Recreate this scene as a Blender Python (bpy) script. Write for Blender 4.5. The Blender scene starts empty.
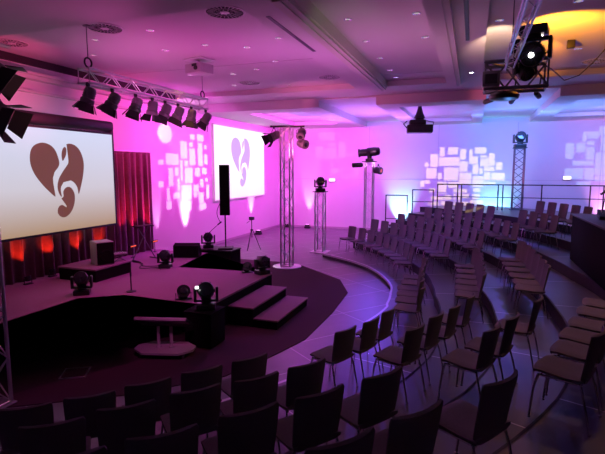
import bpy, bmesh, math, random
from mathutils import Vector, Matrix
random.seed(7)
C = bpy.context.scene.collection
R = math.radians; PI = math.pi
V = Vector

# ------------------------------------------------------------------ materials
def mat(name, col, rough=0.6, metal=0.0, noise=0.0, nscale=8.0, bump=0.0, spec=0.5, sheen=0.0):
    m = bpy.data.materials.new(name); m.use_nodes = True
    nt = m.node_tree; b = nt.nodes['Principled BSDF']
    b.inputs['Roughness'].default_value = rough; b.inputs['Metallic'].default_value = metal
    b.inputs['Specular IOR Level'].default_value = spec
    b.inputs['Sheen Weight'].default_value = sheen
    tc = nt.nodes.new('ShaderNodeTexCoord'); n = nt.nodes.new('ShaderNodeTexNoise')
    n.inputs['Scale'].default_value = nscale; n.inputs['Detail'].default_value = 3
    nt.links.new(tc.outputs['Object'], n.inputs['Vector'])
    r = nt.nodes.new('ShaderNodeMix'); r.data_type = 'RGBA'
    r.inputs[6].default_value = tuple(c*(1-noise) for c in col)+(1,)
    r.inputs[7].default_value = tuple(min(1, c*(1+noise)) for c in col)+(1,)
    nt.links.new(n.outputs['Fac'], r.inputs[0]); nt.links.new(r.outputs[2], b.inputs['Base Color'])
    if bump:
        bp = nt.nodes.new('ShaderNodeBump'); bp.inputs['Strength'].default_value = bump
        bp.inputs['Distance'].default_value = 0.01
        nt.links.new(n.outputs['Fac'], bp.inputs['Height']); nt.links.new(bp.outputs[0], b.inputs['Normal'])
    return m
def emit(name, col, s):
    m = bpy.data.materials.new(name); m.use_nodes = True
    b = m.node_tree.nodes['Principled BSDF']
    b.inputs['Base Color'].default_value = (0.02, 0.02, 0.02, 1)
    b.inputs['Emission Color'].default_value = tuple(col)+(1,); b.inputs['Emission Strength'].default_value = s
    return m
def deck_mat(name, col, line, lw=0.012, rough=0.3):
    m = mat(name, col, rough, noise=0.15, nscale=3)
    nt = m.node_tree; b = nt.nodes['Principled BSDF']
    uv = nt.nodes.new('ShaderNodeUVMap'); br = nt.nodes.new('ShaderNodeTexBrick')
    br.offset = 0.0; br.inputs['Scale'].default_value = 1.0
    br.inputs['Mortar Size'].default_value = lw; br.inputs['Brick Width'].default_value = 2.0
    br.inputs['Row Height'].default_value = 1.0; br.inputs['Mortar Smooth'].default_value = 0.3
    nt.links.new(uv.outputs[0], br.inputs['Vector'])
    old = b.inputs['Base Color'].links[0].from_socket
    mx = nt.nodes.new('ShaderNodeMix'); mx.data_type = 'RGBA'
    nt.links.new(br.outputs['Fac'], mx.inputs[0]); nt.links.new(old, mx.inputs[6])
    mx.inputs[7].default_value = tuple(line)+(1,)
    nt.links.new(mx.outputs[2], b.inputs['Base Color'])
    return m
M = {
 'wall': mat('white_wall_paint', (0.72, 0.70, 0.72), 0.7, noise=0.03, nscale=1.5),
 'ceil': mat('white_ceiling_paint', (0.62, 0.60, 0.60), 0.8, noise=0.03, nscale=1.0),
 'moulding': mat('cream_moulding', (0.60, 0.60, 0.50), 0.6, noise=0.03),
 'darkslot': mat('dark_slot', (0.03, 0.03, 0.05), 0.5),
 'floor': deck_mat('floor_boards', (0.15, 0.13, 0.16), (0.36, 0.34, 0.38), 0.011, 0.42),
 'deck': deck_mat('riser_deck', (0.085, 0.075, 0.09), (0.5, 0.48, 0.5), 0.011, 0.4),
 'edge': mat('aluminium_edge', (0.45, 0.43, 0.47), 0.4, 0.5, noise=0.1),
 'riserface': mat('riser_face', (0.035, 0.03, 0.04), 0.8, noise=0.2),
 'carpet': mat('dark_carpet', (0.075, 0.036, 0.056), 0.95, noise=0.45, nscale=90, bump=0.4, spec=0.1),
 'stage': mat('stage_carpet', (0.29, 0.165, 0.23), 0.9, noise=0.12, nscale=30, bump=0.2, spec=0.1),
 'black': mat('matte_black', (0.018, 0.017, 0.02), 0.55, noise=0.2),
 'cloth': mat('black_cloth', (0.010, 0.007, 0.009), 0.95, noise=0.3, nscale=20, spec=0.1),
 'drape': mat('dark_velvet_drape', (0.16, 0.055, 0.09), 0.95, noise=0.25, nscale=14, spec=0.1, sheen=0.3),
 'seat': mat('grey_brown_upholstery', (0.14, 0.12, 0.125), 0.9, noise=0.15, nscale=60, bump=0.15, spec=0.2),
 'chrome': mat('chrome', (0.75, 0.74, 0.76), 0.18, 1.0, noise=0.03),
 'alu': mat('truss_aluminium', (0.62, 0.61, 0.64), 0.34, 0.75, noise=0.08, nscale=20),
 'steel': mat('grey_painted_steel', (0.17, 0.16, 0.18), 0.5, 0.4, noise=0.1),
 'plastic': mat('black_plastic', (0.022, 0.022, 0.026), 0.35, noise=0.15),
 'glass': mat('dark_lens', (0.02, 0.02, 0.03), 0.06, 0.0, spec=1.0),
 'grey': mat('light_grey_plastic', (0.42, 0.38, 0.40), 0.5, noise=0.1),
 'white': mat('white_plastic', (0.7, 0.7, 0.7), 0.5, noise=0.03),
 'vent': mat('vent_metal', (0.62, 0.58, 0.60), 0.5, noise=0.05),
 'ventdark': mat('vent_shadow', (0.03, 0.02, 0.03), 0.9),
 'joint': mat('panel_joint', (0.56, 0.54, 0.57), 0.7),
}

# ------------------------------------------------------------------ mesh helpers
def BM(): return bmesh.new()
def box(bm, x0, x1, y0, y1, z0, z1, mx=None):
    vs = [bm.verts.new((x, y, z)) for z in (z0, z1) for y in (y0, y1) for x in (x0, x1)]
    if mx is not None:
        for v in vs: v.co = mx @ v.co
    for f in ((0,2,3,1),(4,5,7,6),(0,1,5,4),(2,6,7,3),(0,4,6,2),(1,3,7,5)):
        bm.faces.new([vs[i] for i in f])
    return vs
def bbox(bm, x0, x1, y0, y1, z0, z1, bev=0.01, seg=2, mx=None):
    t = BM(); box(t, x0, x1, y0, y1, z0, z1)
    bmesh.ops.bevel(t, geom=t.edges[:], offset=bev, segments=seg, affect='EDGES', profile=0.5)
    if mx is not None: t.transform(mx)
    me = bpy.data.meshes.new('t'); t.to_mesh(me); bm.from_mesh(me); bpy.data.meshes.remove(me); t.free()
def frame(d):
    d = d.normalized(); a = V((0,0,1)) if abs(d.z) < 0.9 else V((1,0,0))
    u = d.cross(a).normalized(); return u, d.cross(u).normalized()
def tube(bm, pts, r, n=8, cap=True):
    pts = [V(p) for p in pts]; rs = r if isinstance(r, (list, tuple)) else [r]*len(pts)
    rings = []; u = None
    for i, p in enumerate(pts):
        d = (pts[min(i+1, len(pts)-1)] - pts[max(i-1, 0)]).normalized()
        if u is None: u, w = frame(d)
        else:
            u = (u - d*u.dot(d)).normalized(); w = d.cross(u)
        rings.append([bm.verts.new(p + (u*math.cos(2*PI*k/n) + w*math.sin(2*PI*k/n))*rs[i]) for k in range(n)])
    for a, b in zip(rings, rings[1:]):
        for k in range(n): bm.faces.new((a[k], a[(k+1)%n], b[(k+1)%n], b[k]))
    if cap:
        bm.faces.new(rings[0][::-1]); bm.faces.new(rings[-1])
def lathe(bm, prof, n=20, mx=None, cap=True):
    rings = []
    for r, z in prof:
        rings.append([bm.verts.new((r*math.cos(2*PI*k/n), r*math.sin(2*PI*k/n), z)) for k in range(n)])
    for a, b in zip(rings, rings[1:]):
        for k in range(n): bm.faces.new((a[k], a[(k+1)%n], b[(k+1)%n], b[k]))
    if cap:
        bm.faces.new(rings[0][::-1]); bm.faces.new(rings[-1])
    if mx is not None:
        for rg in rings:
            for v in rg: v.co = mx @ v.co
def prism(bm, poly, z0, z1, mx=None):
    lo = [bm.verts.new((x, y, z0)) for x, y in poly]; hi = [bm.verts.new((x, y, z1)) for x, y in poly]
    n = len(poly)
    fs = [bm.faces.new(lo[::-1]), bm.faces.new(hi)]
    for i in range(n): bm.faces.new((lo[i], lo[(i+1)%n], hi[(i+1)%n], hi[i]))
    if mx is not None:
        for v in lo+hi: v.co = mx @ v.co
    bmesh.ops.triangulate(bm, faces=fs, ngon_method='EAR_CLIP')
def look(d):   # local +Z towards d
    return V(d).to_track_quat('Z', 'Y').to_matrix().to_4x4()
def T(x, y, z): return Matrix.Translation((x, y, z))

def obj(name, bm, m, parent=None, smooth=True, loc=None):
    me = bpy.data.meshes.new(name)
    bmesh.ops.recalc_face_normals(bm, faces=bm.faces[:])
    bm.to_mesh(me); bm.free()
    for mm in (m if isinstance(m, (list, tuple)) else [m]): me.materials.append(mm)
    if smooth:
        me.polygons.foreach_set('use_smooth', [True]*len(me.polygons))
        me.set_sharp_from_angle(angle=R(35))
    o = bpy.data.objects.new(name, me); C.objects.link(o)
    if parent: o.parent = parent
    if loc: o.location = loc
    return o
def thing(name, label, cat, loc=(0,0,0), rz=0, group=None, rot=None):
    o = bpy.data.objects.new(name, None); C.objects.link(o)
    o.empty_display_size = 0.1
    o.location = loc; o.rotation_euler = rot if rot else (0, 0, rz)
    return tag(o, label, cat, group)
def tag(o, label, cat, group=None):
    o['label'] = label; o['category'] = cat
    if group: o['group'] = group
    return o
def struct(name, bm, m, smooth=False):
    o = obj(name, bm, m, smooth=smooth); o['kind'] = 'structure'; return o
def dup(root, loc=None, rz=None, label=None, group=None):
    r = root.copy(); C.objects.link(r)
    if loc is not None: r.location = loc
    if rz is not None: r.rotation_euler = (0, 0, rz)
    if label: r['label'] = label
    if group: r['group'] = group
    for ch in list(root.children):
        c = ch.copy(); C.objects.link(c); c.parent = r
        for g in list(ch.children):
            d = g.copy(); C.objects.link(d); d.parent = c
    return r

# ------------------------------------------------------------------ lights
def spot(name, p, tgt, W, col, size=60, blend=0.6, r=0.05):
    l = bpy.data.lights.new(name, 'SPOT'); l.energy = W; l.color = col
    l.spot_size = R(size); l.spot_blend = blend; l.shadow_soft_size = r
    o = bpy.data.objects.new(name, l); C.objects.link(o)
    o.location = p; o.rotation_euler = (V(tgt)-V(p)).to_track_quat('-Z', 'Y').to_euler(); return o
def area(name, p, tgt, W, col, sx=1, sy=1, spread=180):
    l = bpy.data.lights.new(name, 'AREA'); l.energy = W; l.color = col; l.shape = 'RECTANGLE'
    l.size = sx; l.size_y = sy; l.spread = R(spread)
    o = bpy.data.objects.new(name, l); C.objects.link(o)
    o.location = p; o.rotation_euler = (V(tgt)-V(p)).to_track_quat('-Z', 'Y').to_euler(); return o

# ------------------------------------------------------------------ camera: photograph taken from a seating tier, looking slightly down
cam = bpy.data.cameras.new('camera'); co = bpy.data.objects.new('camera', cam); C.objects.link(co)
cam.sensor_width = 36; cam.lens = 470/605*36; cam.clip_end = 100
PITCH = math.atan(57/470); YAW = math.atan(170*math.cos(PITCH)/470)
co.location = (0, 0, 3.1); co.rotation_euler = (PI/2-PITCH, 0, YAW)
bpy.context.scene.camera = co
XL, YB = -10.0, 24.0      # left wall, back wall
NEAR_DATA = {0: [(-3.62, 2.84), (-3.24, 3.21), (-2.9, 3.62), (-2.56, 4.06), (-2.22, 4.51)], 1: [(-2.83, 2.43), (-2.49, 2.83), (-2.12, 3.26), (-1.73, 3.65), (-1.4, 4.09)], 2: [(-2.13, 1.90), (-1.74, 2.29), (-1.35, 2.73), (-0.97, 3.15), (-0.59, 3.63)], 3: [(-0.92, 1.9), (-0.57, 2.25), (-0.22, 2.7), (0.27, 3.33)]}
CENTRE_DATA = {0: [(-1.45, 5.80), (-1.21, 6.31), (-1.06, 6.86)], 1: [(-0.53, 5.53), (-0.33, 6.13), (-0.12, 6.63), (0.08, 7.25)], 2: [(0.29, 5.12), (0.52, 5.62), (0.88, 6.53)]}
RIGHT_DATA = {0: [(-1.0, 8.46), (-1.07, 9.0), (-1.11, 9.47), (-1.17, 9.94), (-1.17, 10.47), (-1.19, 11.04)], 1: [(0.02, 8.95), (0.01, 9.42), (0.01, 9.95), (0.0, 10.46), (-0.0, 11.03), (-0.05, 11.65)], 2: [(1.03, 8.88), (1.03, 9.34), (1.01, 9.9), (0.99, 10.48), (0.96, 11.07), (0.92, 11.66)], 3: [(0.88, 4.74), (1.09, 5.28), (1.24, 5.76), (1.41, 6.25), (1.6, 6.81), (1.76, 7.3)]}
TURN = {True: {0: 0, 1: 0, 2: 0, 3: 0}, False: {0: 0, 1: 0, 2: 0, 3: 0}}
# ------------------------------------------------------------------ room shell
def flat_uv(o, rot=0.0, ox=0, oy=0):
    me = o.data; uv = me.uv_layers.new(name='UVMap'); c, s = math.cos(rot), math.sin(rot)
    for l in me.loops:
        p = me.vertices[l.vertex_index].co; uv.data[l.index].uv = ((p.x-ox)*c+(p.y-oy)*s, -(p.x-ox)*s+(p.y-oy)*c)
bm = BM(); box(bm, XL, 9, -4, YB, -0.1, 0.0); o = struct('floor', bm, M['floor']); flat_uv(o, 0.9)
bm = BM(); box(bm, XL-0.15, XL, -4, YB, 0, 5.9); struct('wall_left', bm, M['wall'])
bm = BM(); box(bm, XL-0.15, 9.15, YB, YB+0.15, 0, 5.9); struct('wall_back', bm, M['wall'])
bm = BM(); box(bm, 9, 9.15, -4, YB, 0, 5.9); struct('wall_right', bm, M['wall'])
bm = BM(); box(bm, XL, 9, -4.15, -4, 0, 5.9); struct('wall_front', bm, M['wall'])
bm = BM(); box(bm, XL, 9, -4, YB, 5.72, 5.87); struct('ceiling', bm, M['ceil'])
# thin panel joints of the movable walls
bm = BM()
for x in (-5.0, -1.6, 1.9, 5.3): box(bm, x-0.012, x+0.012, YB-0.006, YB, 0.1, 5.27)
box(bm, XL, 9, YB-0.006, YB, 2.62, 2.64)
struct('trim_1', bm, M['joint'])
bm = BM(); box(bm, XL, XL+0.02, 0, YB, 0, 0.1); struct('baseboard_left', bm, M['grey'])
bm = BM(); box(bm, XL, 9, YB-0.02, YB, 0, 0.1); struct('baseboard_back', bm, M['grey'])

def ceiling_block(name, x0, x1, y0, y1, z0, z1, rec=None, m='ceil', lip=0.14):
    """soffit; rec = (x0,x1,y0,y1) leaves a recessed tray"""
    bm = BM()
    if rec:
        a, b, c, d = rec
        box(bm, x0, a, y0, y1, z0, z1); box(bm, b, x1, y0, y1, z0, z1)
        box(bm, a, b, y0, c, z0, z1); box(bm, a, b, d, y1, z0, z1)
        box(bm, a, b, c, d, z0+lip, z1)
    else: box(bm, x0, x1, y0, y1, z0, z1)
    return struct(name, bm, M[m])
ceiling_block('trim_2', XL, 9, -4, 6.35, 5.46, 5.72)                       # cross beam over the camera
ceiling_block('trim_3', -3.45, -2.82, 6.35, 14.4, 5.57, 5.72)              # soffit with slot
bm = BM()
box(bm, -2.82, -2.49, 6.35, 14.4, 5.50, 5.72); box(bm, -2.78, -2.53, 6.35, 14.4, 5.455, 5.50); box(bm, -2.74, -2.62, 6.35, 14.4, 5.43, 5.455)
struct('trim_4', bm, M['moulding'])
bm = BM(); box(bm, -0.76, -0.40, 6.35, 14.4, 5.44, 5.72); box(bm, -0.72, -0.5, 6.35, 14.4, 5.42, 5.44); struct('trim_5', bm, M['ceil'])
ceiling_block('trim_6', -0.40, 0.14, 6.35, 14.4, 5.57, 5.72)
ceiling_block('trim_7', XL, 9, 14.4, 16.0, 5.57, 5.72)                     # cross soffit
ceiling_block('trim_8', XL, -5.14, 16.0, YB, 5.27, 5.72, (-8.3, -6.1, 16.9, 21.9))
ceiling_block('trim_9', -3.13, 0.31, 16.0, YB, 5.27, 5.72, (-2.5, -0.12, 16.9, 22.4))
ceiling_block('trim_10', 2.35, 9, 16.0, YB, 5.27, 5.72, (3.0, 5.6, 17.0, 22.0))
ceiling_block('trim_11', -5.14, -3.13, 16.0, YB, 5.52, 5.72)
ceiling_block('trim_12', 0.31, 2.35, 16.0, YB, 5.52, 5.72)
# cornice of the left wall: stepped ledges; the shadow gap is a solid strip painted dark
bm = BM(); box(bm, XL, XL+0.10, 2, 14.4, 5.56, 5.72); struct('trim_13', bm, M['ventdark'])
bm = BM()
box(bm, XL, XL+0.32, 2, 14.4, 5.30, 5.36); box(bm, XL, XL+0.22, 2, 14.4, 5.22, 5.30); box(bm, XL, XL+0.12, 2, 14.4, 4.92, 4.98)
struct('trim_14', bm, M['ceil'])
# long air slots in the soffits
for nm, x, y0, y1 in (('trim_15', -3.22, 7.3, 9.7), ('trim_16', -0.19, 6.4, 9.9)):
    bm = BM(); box(bm, x-0.035, x+0.035, y0, y1, 5.562, 5.571)
    struct(nm, bm, M['darkslot'])
# thin joint lines of the ceiling boards
bm = BM()
box(bm, -9.9, -3.5, 10.9, 10.925, 5.716, 5.721); box(bm, -2.4, -0.8, 13.4, 13.43, 5.715, 5.721)
struct('trim_17', bm, M['grey'])

# ------------------------------------------------------------------ carpet in the middle of the ring
CARPET = [(-9.6, 14.5), (-5.5, 14.5), (-5.21, 14.27), (-3.41, 12.66), (-2.85, 11.35), (-2.75, 9.6), (-2.77, 7.85), (-3.05, 6.86), (-3.4, 5.97), (-4.35, 5.02), (-5.6, 4.2), (-7.2, 3.6), (-9.6, 3.4)]
bm = BM(); prism(bm, CARPET, 0.0005, 0.012)
o = obj('carpet', bm, M['carpet'], smooth=False); tag(o, 'dark patterned carpet area around the stage', 'carpet')

# ------------------------------------------------------------------ seating tiers (curved decks around the stage)
CX, CY = -8.3, 8.8
def lerp_tab(tab, t):
    if t <= tab[0][0]: return tab[0][1]
    for (a, va), (b, vb) in zip(tab, tab[1:]):
        if t <= b: return va+(vb-va)*(t-a)/(b-a)
    return tab[-1][1]
R0 = [(-70, 7.6), (-51, 7.55), (-34, 7.45), (-22, 7.52), (-14, 7.5), (-1, 7.3), (12, 7.25), (20, 7.4), (32, 7.75), (45, 8.15), (60, 8.75), (70, 9.1)]
FL = [0.15+0.22*k for k in range(8)]
def rk(k, th): return lerp_tab(R0, th) + (0.95-0.02*(k > 1))*k
def pol(r, th): return CX+r*math.cos(R(th)), CY+r*math.sin(R(th))
def front(k, th):
    if k == 0: return rk(0, th) - lerp_tab([(-70, 0.95), (0, 0.85), (10, 0.5), (25, 0.42), (45, 0.6), (61, 1.1), (70, 1.2)], th)
    return rk(k, th) - 0.40
TH = [-62+2.0*i for i in range(64)]     # -62 .. 64
RMAX = 17.0
for k in range(7):
    a1 = 64
    ths = [t for t in TH if t <= a1]
    bm = BM(); uvl = bm.loops.layers.uv.new('UVMap')
    def clampp(p): return (min(p[0], 8.9), max(min(p[1], 23.0), -3.9))
    z1 = FL[k]; z0 = 0.014
    A = []; B = []
    for t in ths:
        fp = clampp(pol(front(k, t), t))
        bp = clampp(pol((front(k+1, t)-0.002) if k < 6 else RMAX, t))
        A.append((bm.verts.new((*fp, z0)), bm.verts.new((*fp, z1)))); B.append((bm.verts.new((*bp, z0)), bm.verts.new((*bp, z1))))
    Rm = 7.5+k
    for i in range(len(ths)-1):
        f = bm.faces.new((A[i][1], B[i][1], B[i+1][1], A[i+1][1]))
        u0, u1 = R(ths[i])*Rm, R(ths[i+1])*Rm
        for l, uv in zip(f.loops, ((u0, 0.02), (u0, 0.98), (u1, 0.98), (u1, 0.02))): l[uvl].uv = uv
        f = bm.faces.new((A[i][0], A[i][1], A[i+1][1], A[i+1][0])); f.material_index = 1
        f = bm.faces.new((B[i][1], B[i][0], B[i+1][0], B[i+1][1])); f.material_index = 1
    for j in (0, -1):
        f = bm.faces.new((A[j][0], B[j][0], B[j][1], A[j][1])); f.material_index = 1
    bmesh.ops.remove_doubles(bm, verts=bm.verts[:], dist=0.0005)
    o = obj('seating_riser', bm, [M['deck'], M['riserface']], smooth=False)
    ordn = ['lowest', 'second', 'third', 'fourth', 'fifth', 'sixth', 'highest'][k]
    tag(o, 'curved dark seating tier, %s step counted up from the stage' % ordn, 'seating riser', 'seating tiers around the stage')
    bm = BM()
    for i in range(len(ths)-1):
        p, q = clampp(pol(front(k, ths[i])-0.004, ths[i])), clampp(pol(front(k, ths[i+1])-0.004, ths[i+1]))
        d = (V((*q, 0))-V((*p, 0))); 
        if d.length < 0.02: continue
        n = V((d.y, -d.x, 0)).normalized()*-1
        w = 0.05 if k == 0 else 0.03
        vs = [bm.verts.new((*p, z1-0.05)), bm.verts.new((*q, z1-0.05)), bm.verts.new((*q, z1+0.006)), bm.verts.new((*p, z1+0.006))]
        qq = V((*q, z1+0.006))-n*w; pp = V((*p, z1+0.006))-n*w
        vi = [bm.verts.new(qq), bm.verts.new(pp)]
        bm.faces.new(vs); bm.faces.new((vs[3], vs[2], vi[0], vi[1]))
    e = obj('edge_strip', bm, M['edge'] if k == 0 else M['riserface'], o, smooth=False); e['label'] = 'aluminium edge strip' if k == 0 else 'dark edge strip'

# ------------------------------------------------------------------ chairs
def make_chair():
    t = thing('conference_chair', 'x', 'chair', group='conference chairs on the seating tiers')
    # seat: shaped cushion, sitter faces +Y
    def sheet(prof, halfw, curve, th, nx=8):
        """prof: list of (y,z) ; thickness th along local normal; curve(i_frac,x)->dy"""
        bm = BM(); top = []; bot = []
        n = len(prof)
        for i, (y, z) in enumerate(prof):
            a, b = prof[max(i-1, 0)], prof[min(i+1, n-1)]
            dy, dz = b[0]-a[0], b[1]-a[1]; L = math.hypot(dy, dz); ny, nz = -dz/L, dy/L
            hw = halfw(i/(n-1)); rt = []; rb = []
            for j in range(nx+1):
                x = -hw+2*hw*j/nx; cy, cz = curve(i/(n-1), x/hw)
                e = 1-0.55*max(0, (abs(x/hw)-0.8)/0.2)
                rt.append(bm.verts.new((x, y+cy+ny*th/2*e, z+cz+nz*th/2*e)))
                rb.append(bm.verts.new((x, y+cy-ny*th/2*e, z+cz-nz*th/2*e)))
            top.append(rt); bot.append(rb)
        for i in range(n-1):
            for j in range(nx):
                bm.faces.new((top[i][j], top[i][j+1], top[i+1][j+1], top[i+1][j]))
                bm.faces.new((bot[i][j], bot[i+1][j], bot[i+1][j+1], bot[i][j+1]))
            bm.faces.new((top[i][0], top[i+1][0], bot[i+1][0], bot[i][0]))
            bm.faces.new((top[i][nx], bot[i][nx], bot[i+1][nx], top[i+1][nx]))
        for j in range(nx):
            bm.faces.new((top[0][j], bot[0][j], bot[0][j+1], top[0][j+1]))
            bm.faces.new((top[-1][j], top[-1][j+1], bot[-1][j+1], bot[-1][j]))
        return bm
    seat_prof = [(-0.21, 0.455), (-0.15, 0.448), (-0.05, 0.445), (0.06, 0.452), (0.15, 0.460), (0.205, 0.455), (0.235, 0.435)]
    s = sheet(seat_prof, lambda u: 0.225-0.02*(u-0.4)**2*2-(0.02 if u > 0.95 else 0), lambda u, x: (-0.02*x*x*(u > 0.9), 0.008*x*x), 0.045)
    obj('seat', s, M['seat'], t)
    bp = [(-0.195, 0.44), (-0.205, 0.50), (-0.222, 0.58), (-0.240, 0.66), (-0.256, 0.74), (-0.272, 0.81), (-0.284, 0.86), (-0.289, 0.885)]
    b = sheet(bp, lambda u: 0.205+0.02*math.sin(min(u, 0.8)/0.8*PI/2)-(0.012 if u > 0.97 else 0), lambda u, x: (0.055*x*x*(0.35+0.65*u), -0.004*x*x if u > 0.95 else 0), 0.028)
    obj('backrest', b, M['seat'], t)
    bm = BM()
    tube(bm, [(-0.19, -0.19, 0.42), (-0.19, 0.18, 0.42)], 0.010); tube(bm, [(0.19, -0.19, 0.42), (0.19, 0.18, 0.42)], 0.010)
    tube(bm, [(-0.19, 0.15, 0.42), (0.19, 0.15, 0.42)], 0.009); tube(bm, [(-0.19, -0.16, 0.42), (0.19, -0.16, 0.42)], 0.009)
    obj('seat_frame', bm, M['chrome'], t)
    for sx in (-1, 1):
        bm = BM(); tube(bm, [(sx*0.20, 0.17, 0.43), (sx*0.215, 0.20, 0.30), (sx*0.222, 0.225, 0.012)], [0.012, 0.011, 0.010], 8)
        tube(bm, [(sx*0.222, 0.225, 0.0), (sx*0.222, 0.225, 0.016)], 0.014, 8); obj('leg', bm, M['chrome'], t)
        bm = BM(); tube(bm, [(sx*0.20, -0.17, 0.43), (sx*0.215, -0.21, 0.30), (sx*0.222, -0.27, 0.012)], [0.012, 0.011, 0.010], 8)
        tube(bm, [(sx*0.222, -0.27, 0.0), (sx*0.222, -0.27, 0.016)], 0.014, 8); obj('leg', bm, M['chrome'], t)
    return t
ORD = ['first', 'second', 'third', 'fourth', 'fifth', 'sixth', 'seventh', 'eighth', 'ninth', 'tenth', 'eleventh', 'twelfth']
ROW = ['front row', 'second row', 'third row', 'fourth row', 'fifth row', 'sixth row']
chair0 = make_chair(); used = [False]
def chair(k, th, label, dr=0.0, jitter=1.5, turn=0):
    x, y = pol(rk(k, th)+dr, th)
    rz = R(th+90+turn + random.uniform(-jitter, jitter))        # faces the stage
    loc = (x, y, FL[k]+0.001)
    if not used[0]:
        chair0.location = loc; chair0.rotation_euler = (0, 0, rz); chair0['label'] = label; used[0] = True
    else: dup(chair0, loc, rz, label)
# back-top positions (near and middle blocks) and seat centres (right-hand block), metres in the room
FACE = {0: 0, 1: 0, 2: 0, 3: 0}
near = NEAR_DATA
centre = CENTRE_DATA
right = RIGHT_DATA
def chair_at(k, x, y, label, dr, turn=0.0):
    th = math.degrees(math.atan2(y-CY, x-CX)); rz = R(th+90+turn+random.uniform(-1.2, 1.2))
    x += dr*math.cos(rz-PI/2); y += dr*math.sin(rz-PI/2)
    loc = (x, y, FL[k]+0.001)
    if not used[0]:
        chair0.location = loc; chair0.rotation_euler = (0, 0, rz); chair0['label'] = label; used[0] = True
    else: dup(chair0, loc, rz, label)
colr = 'dark conference chair'
for blk, txt, dr in ((near, 'foreground block, %s from its left end', -.27), (centre, 'middle block, %s beyond the foreground aisle', -.27), (right, 'right-hand block, %s counting away from the viewer', 0)):
    for k, pts in blk.items():
        for i, (x, y) in enumerate(pts):
            chair_at(k, x, y, '%s, %s of the ' % (colr, ROW[k]) + txt % ORD[i], dr, TURN[blk is near][k])
# far block, facing the viewer
far = {0: (28, 62.5, 0), 1: (27.5, 60.5, 0), 2: (26, 57, 0), 3: (27, 54, 0), 4: (24.5, 53, 0), 5: (24.5, 36, 0)}
for k, (a, b, _) in far.items():
    step = math.degrees(0.56/(rk(k, 42)))
    n = int((b-a)/step)+1
    for i in range(n):
        th = b-step*i
        if k == 4 and 36.2 < th < 40: continue
        chair(k, th, '%s facing the viewer in the far block, %s, %s from the left' % (colr, ROW[k], (ORD+['thirteenth', 'fourteenth', 'fifteenth', 'sixteenth'])[i]), turn=-12)
# ------------------------------------------------------------------ stage
SZ = 0.6
stage = thing('stage', 'low stage platform with purple-lit carpet top and black skirt', 'stage', (0, 0, 0))
SP = [(-9.75, 2.6), (-7.2, 2.6), (-7.2, 6.98), (-6.5, 7.5), (-4.52, 7.42), (-4.52, 10.38), (-7.08, 10.2), (-7.5, 12.3), (-9.75, 12.3)]
bm = BM(); prism(bm, SP, SZ-0.04, SZ); obj('stage_top', bm, M['stage'], stage, smooth=False)
bm = BM(); prism(bm, [(x+(0.01 if x > -5 else 0)*-1, y) for x, y in SP], 0.012, SZ-0.04); o = obj('stage_skirt', bm, M['cloth'], stage, smooth=False); o['label'] = 'black skirt cloth'
st = thing('stage_steps', 'two broad steps leading down from the right edge of the stage', 'steps', (0, 0, 0))
for x0, x1, z in ((-4.51, -3.95, 0.4), (-3.95, -3.43, 0.2)):
    bm = BM(); bbox(bm, x0, x1, 8.12, 9.93, z-0.035, z, 0.006); tr = obj('tread', bm, M['stage'], st)
    bm = BM(); box(bm, x0+0.005, x1-0.02, 8.14, 9.91, 0.012, z-0.035); obj('riser_box', bm, M['cloth'], tr, smooth=False)
wing = thing('side_platform', 'black side platform carrying the loudspeaker column behind the stage', 'platform', (0, 0, 0))
bm = BM(); box(bm, -8.6, -6.96, 12.8, 13.5, 0.56, 0.6); obj('platform_top', bm, M['black'], wing, smooth=False)
bm = BM(); box(bm, -8.58, -6.98, 12.82, 13.48, 0.012, 0.56); obj('platform_skirt', bm, M['cloth'], wing, smooth=False)
# small riser on stage
rz_ = thing('stage_riser', 'small dark platform on the stage below the big screen', 'platform', (0, 0, 0))
bm = BM(); bbox(bm, -8.9, -7.8, 8.1, 9.3, 0.86, 0.9, 0.005); obj('riser_top', bm, M['stage'], rz_)
bm = BM(); box(bm, -8.88, -7.82, 8.12, 9.28, 0.6, 0.86); obj('riser_skirt', bm, M['cloth'], rz_, smooth=False)

# ------------------------------------------------------------------ black drape behind the stage (folded cloth)
def drape(x, y0, y1, z0, z1, amp, lam):
    bm = BM(); n = int((y1-y0)/0.035); cols = []
    for i in range(n+1):
        y = y0+(y1-y0)*i/n
        col = []
        for z, k in ((z0, 1.25), (z0+(z1-z0)*0.35, 1.1), (z0+(z1-z0)*0.7, 0.9), (z1-0.1, 0.6), (z1, 0.5)):
            dx = amp*k*(math.sin(2*PI*y/lam)+0.5*math.sin(2*PI*y/(lam*2.7)+1)+0.35*math.sin(2*PI*y/(lam*0.53)+z*0.4))
            col.append(bm.verts.new((x+dx, y, z)))
        cols.append(col)
    for a, b in zip(cols, cols[1:]):
        for j in range(len(a)-1): bm.faces.new((a[j], b[j], b[j+1], a[j+1]))
    return bm
dr = thing('stage_drape', 'dark folded stage curtain behind the big screen', 'curtain', (0, 0, 0))
for y0, y1 in ((3.0, 7.6), (7.6, 10.3), (10.3, 12.25)):
    o = obj('drape_panel', drape(-9.42, y0, y1, 0.612, 3.62, 0.045, 0.26), M['drape'], dr)
    md = o.modifiers.new('s', 'SOLIDIFY'); md.thickness = 0.006
bm = BM(); tube(bm, [(-9.42, 3.0, 3.64), (-9.42, 12.27, 3.64)], 0.025); obj('drape_pipe', bm, M['alu'], dr)
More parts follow.
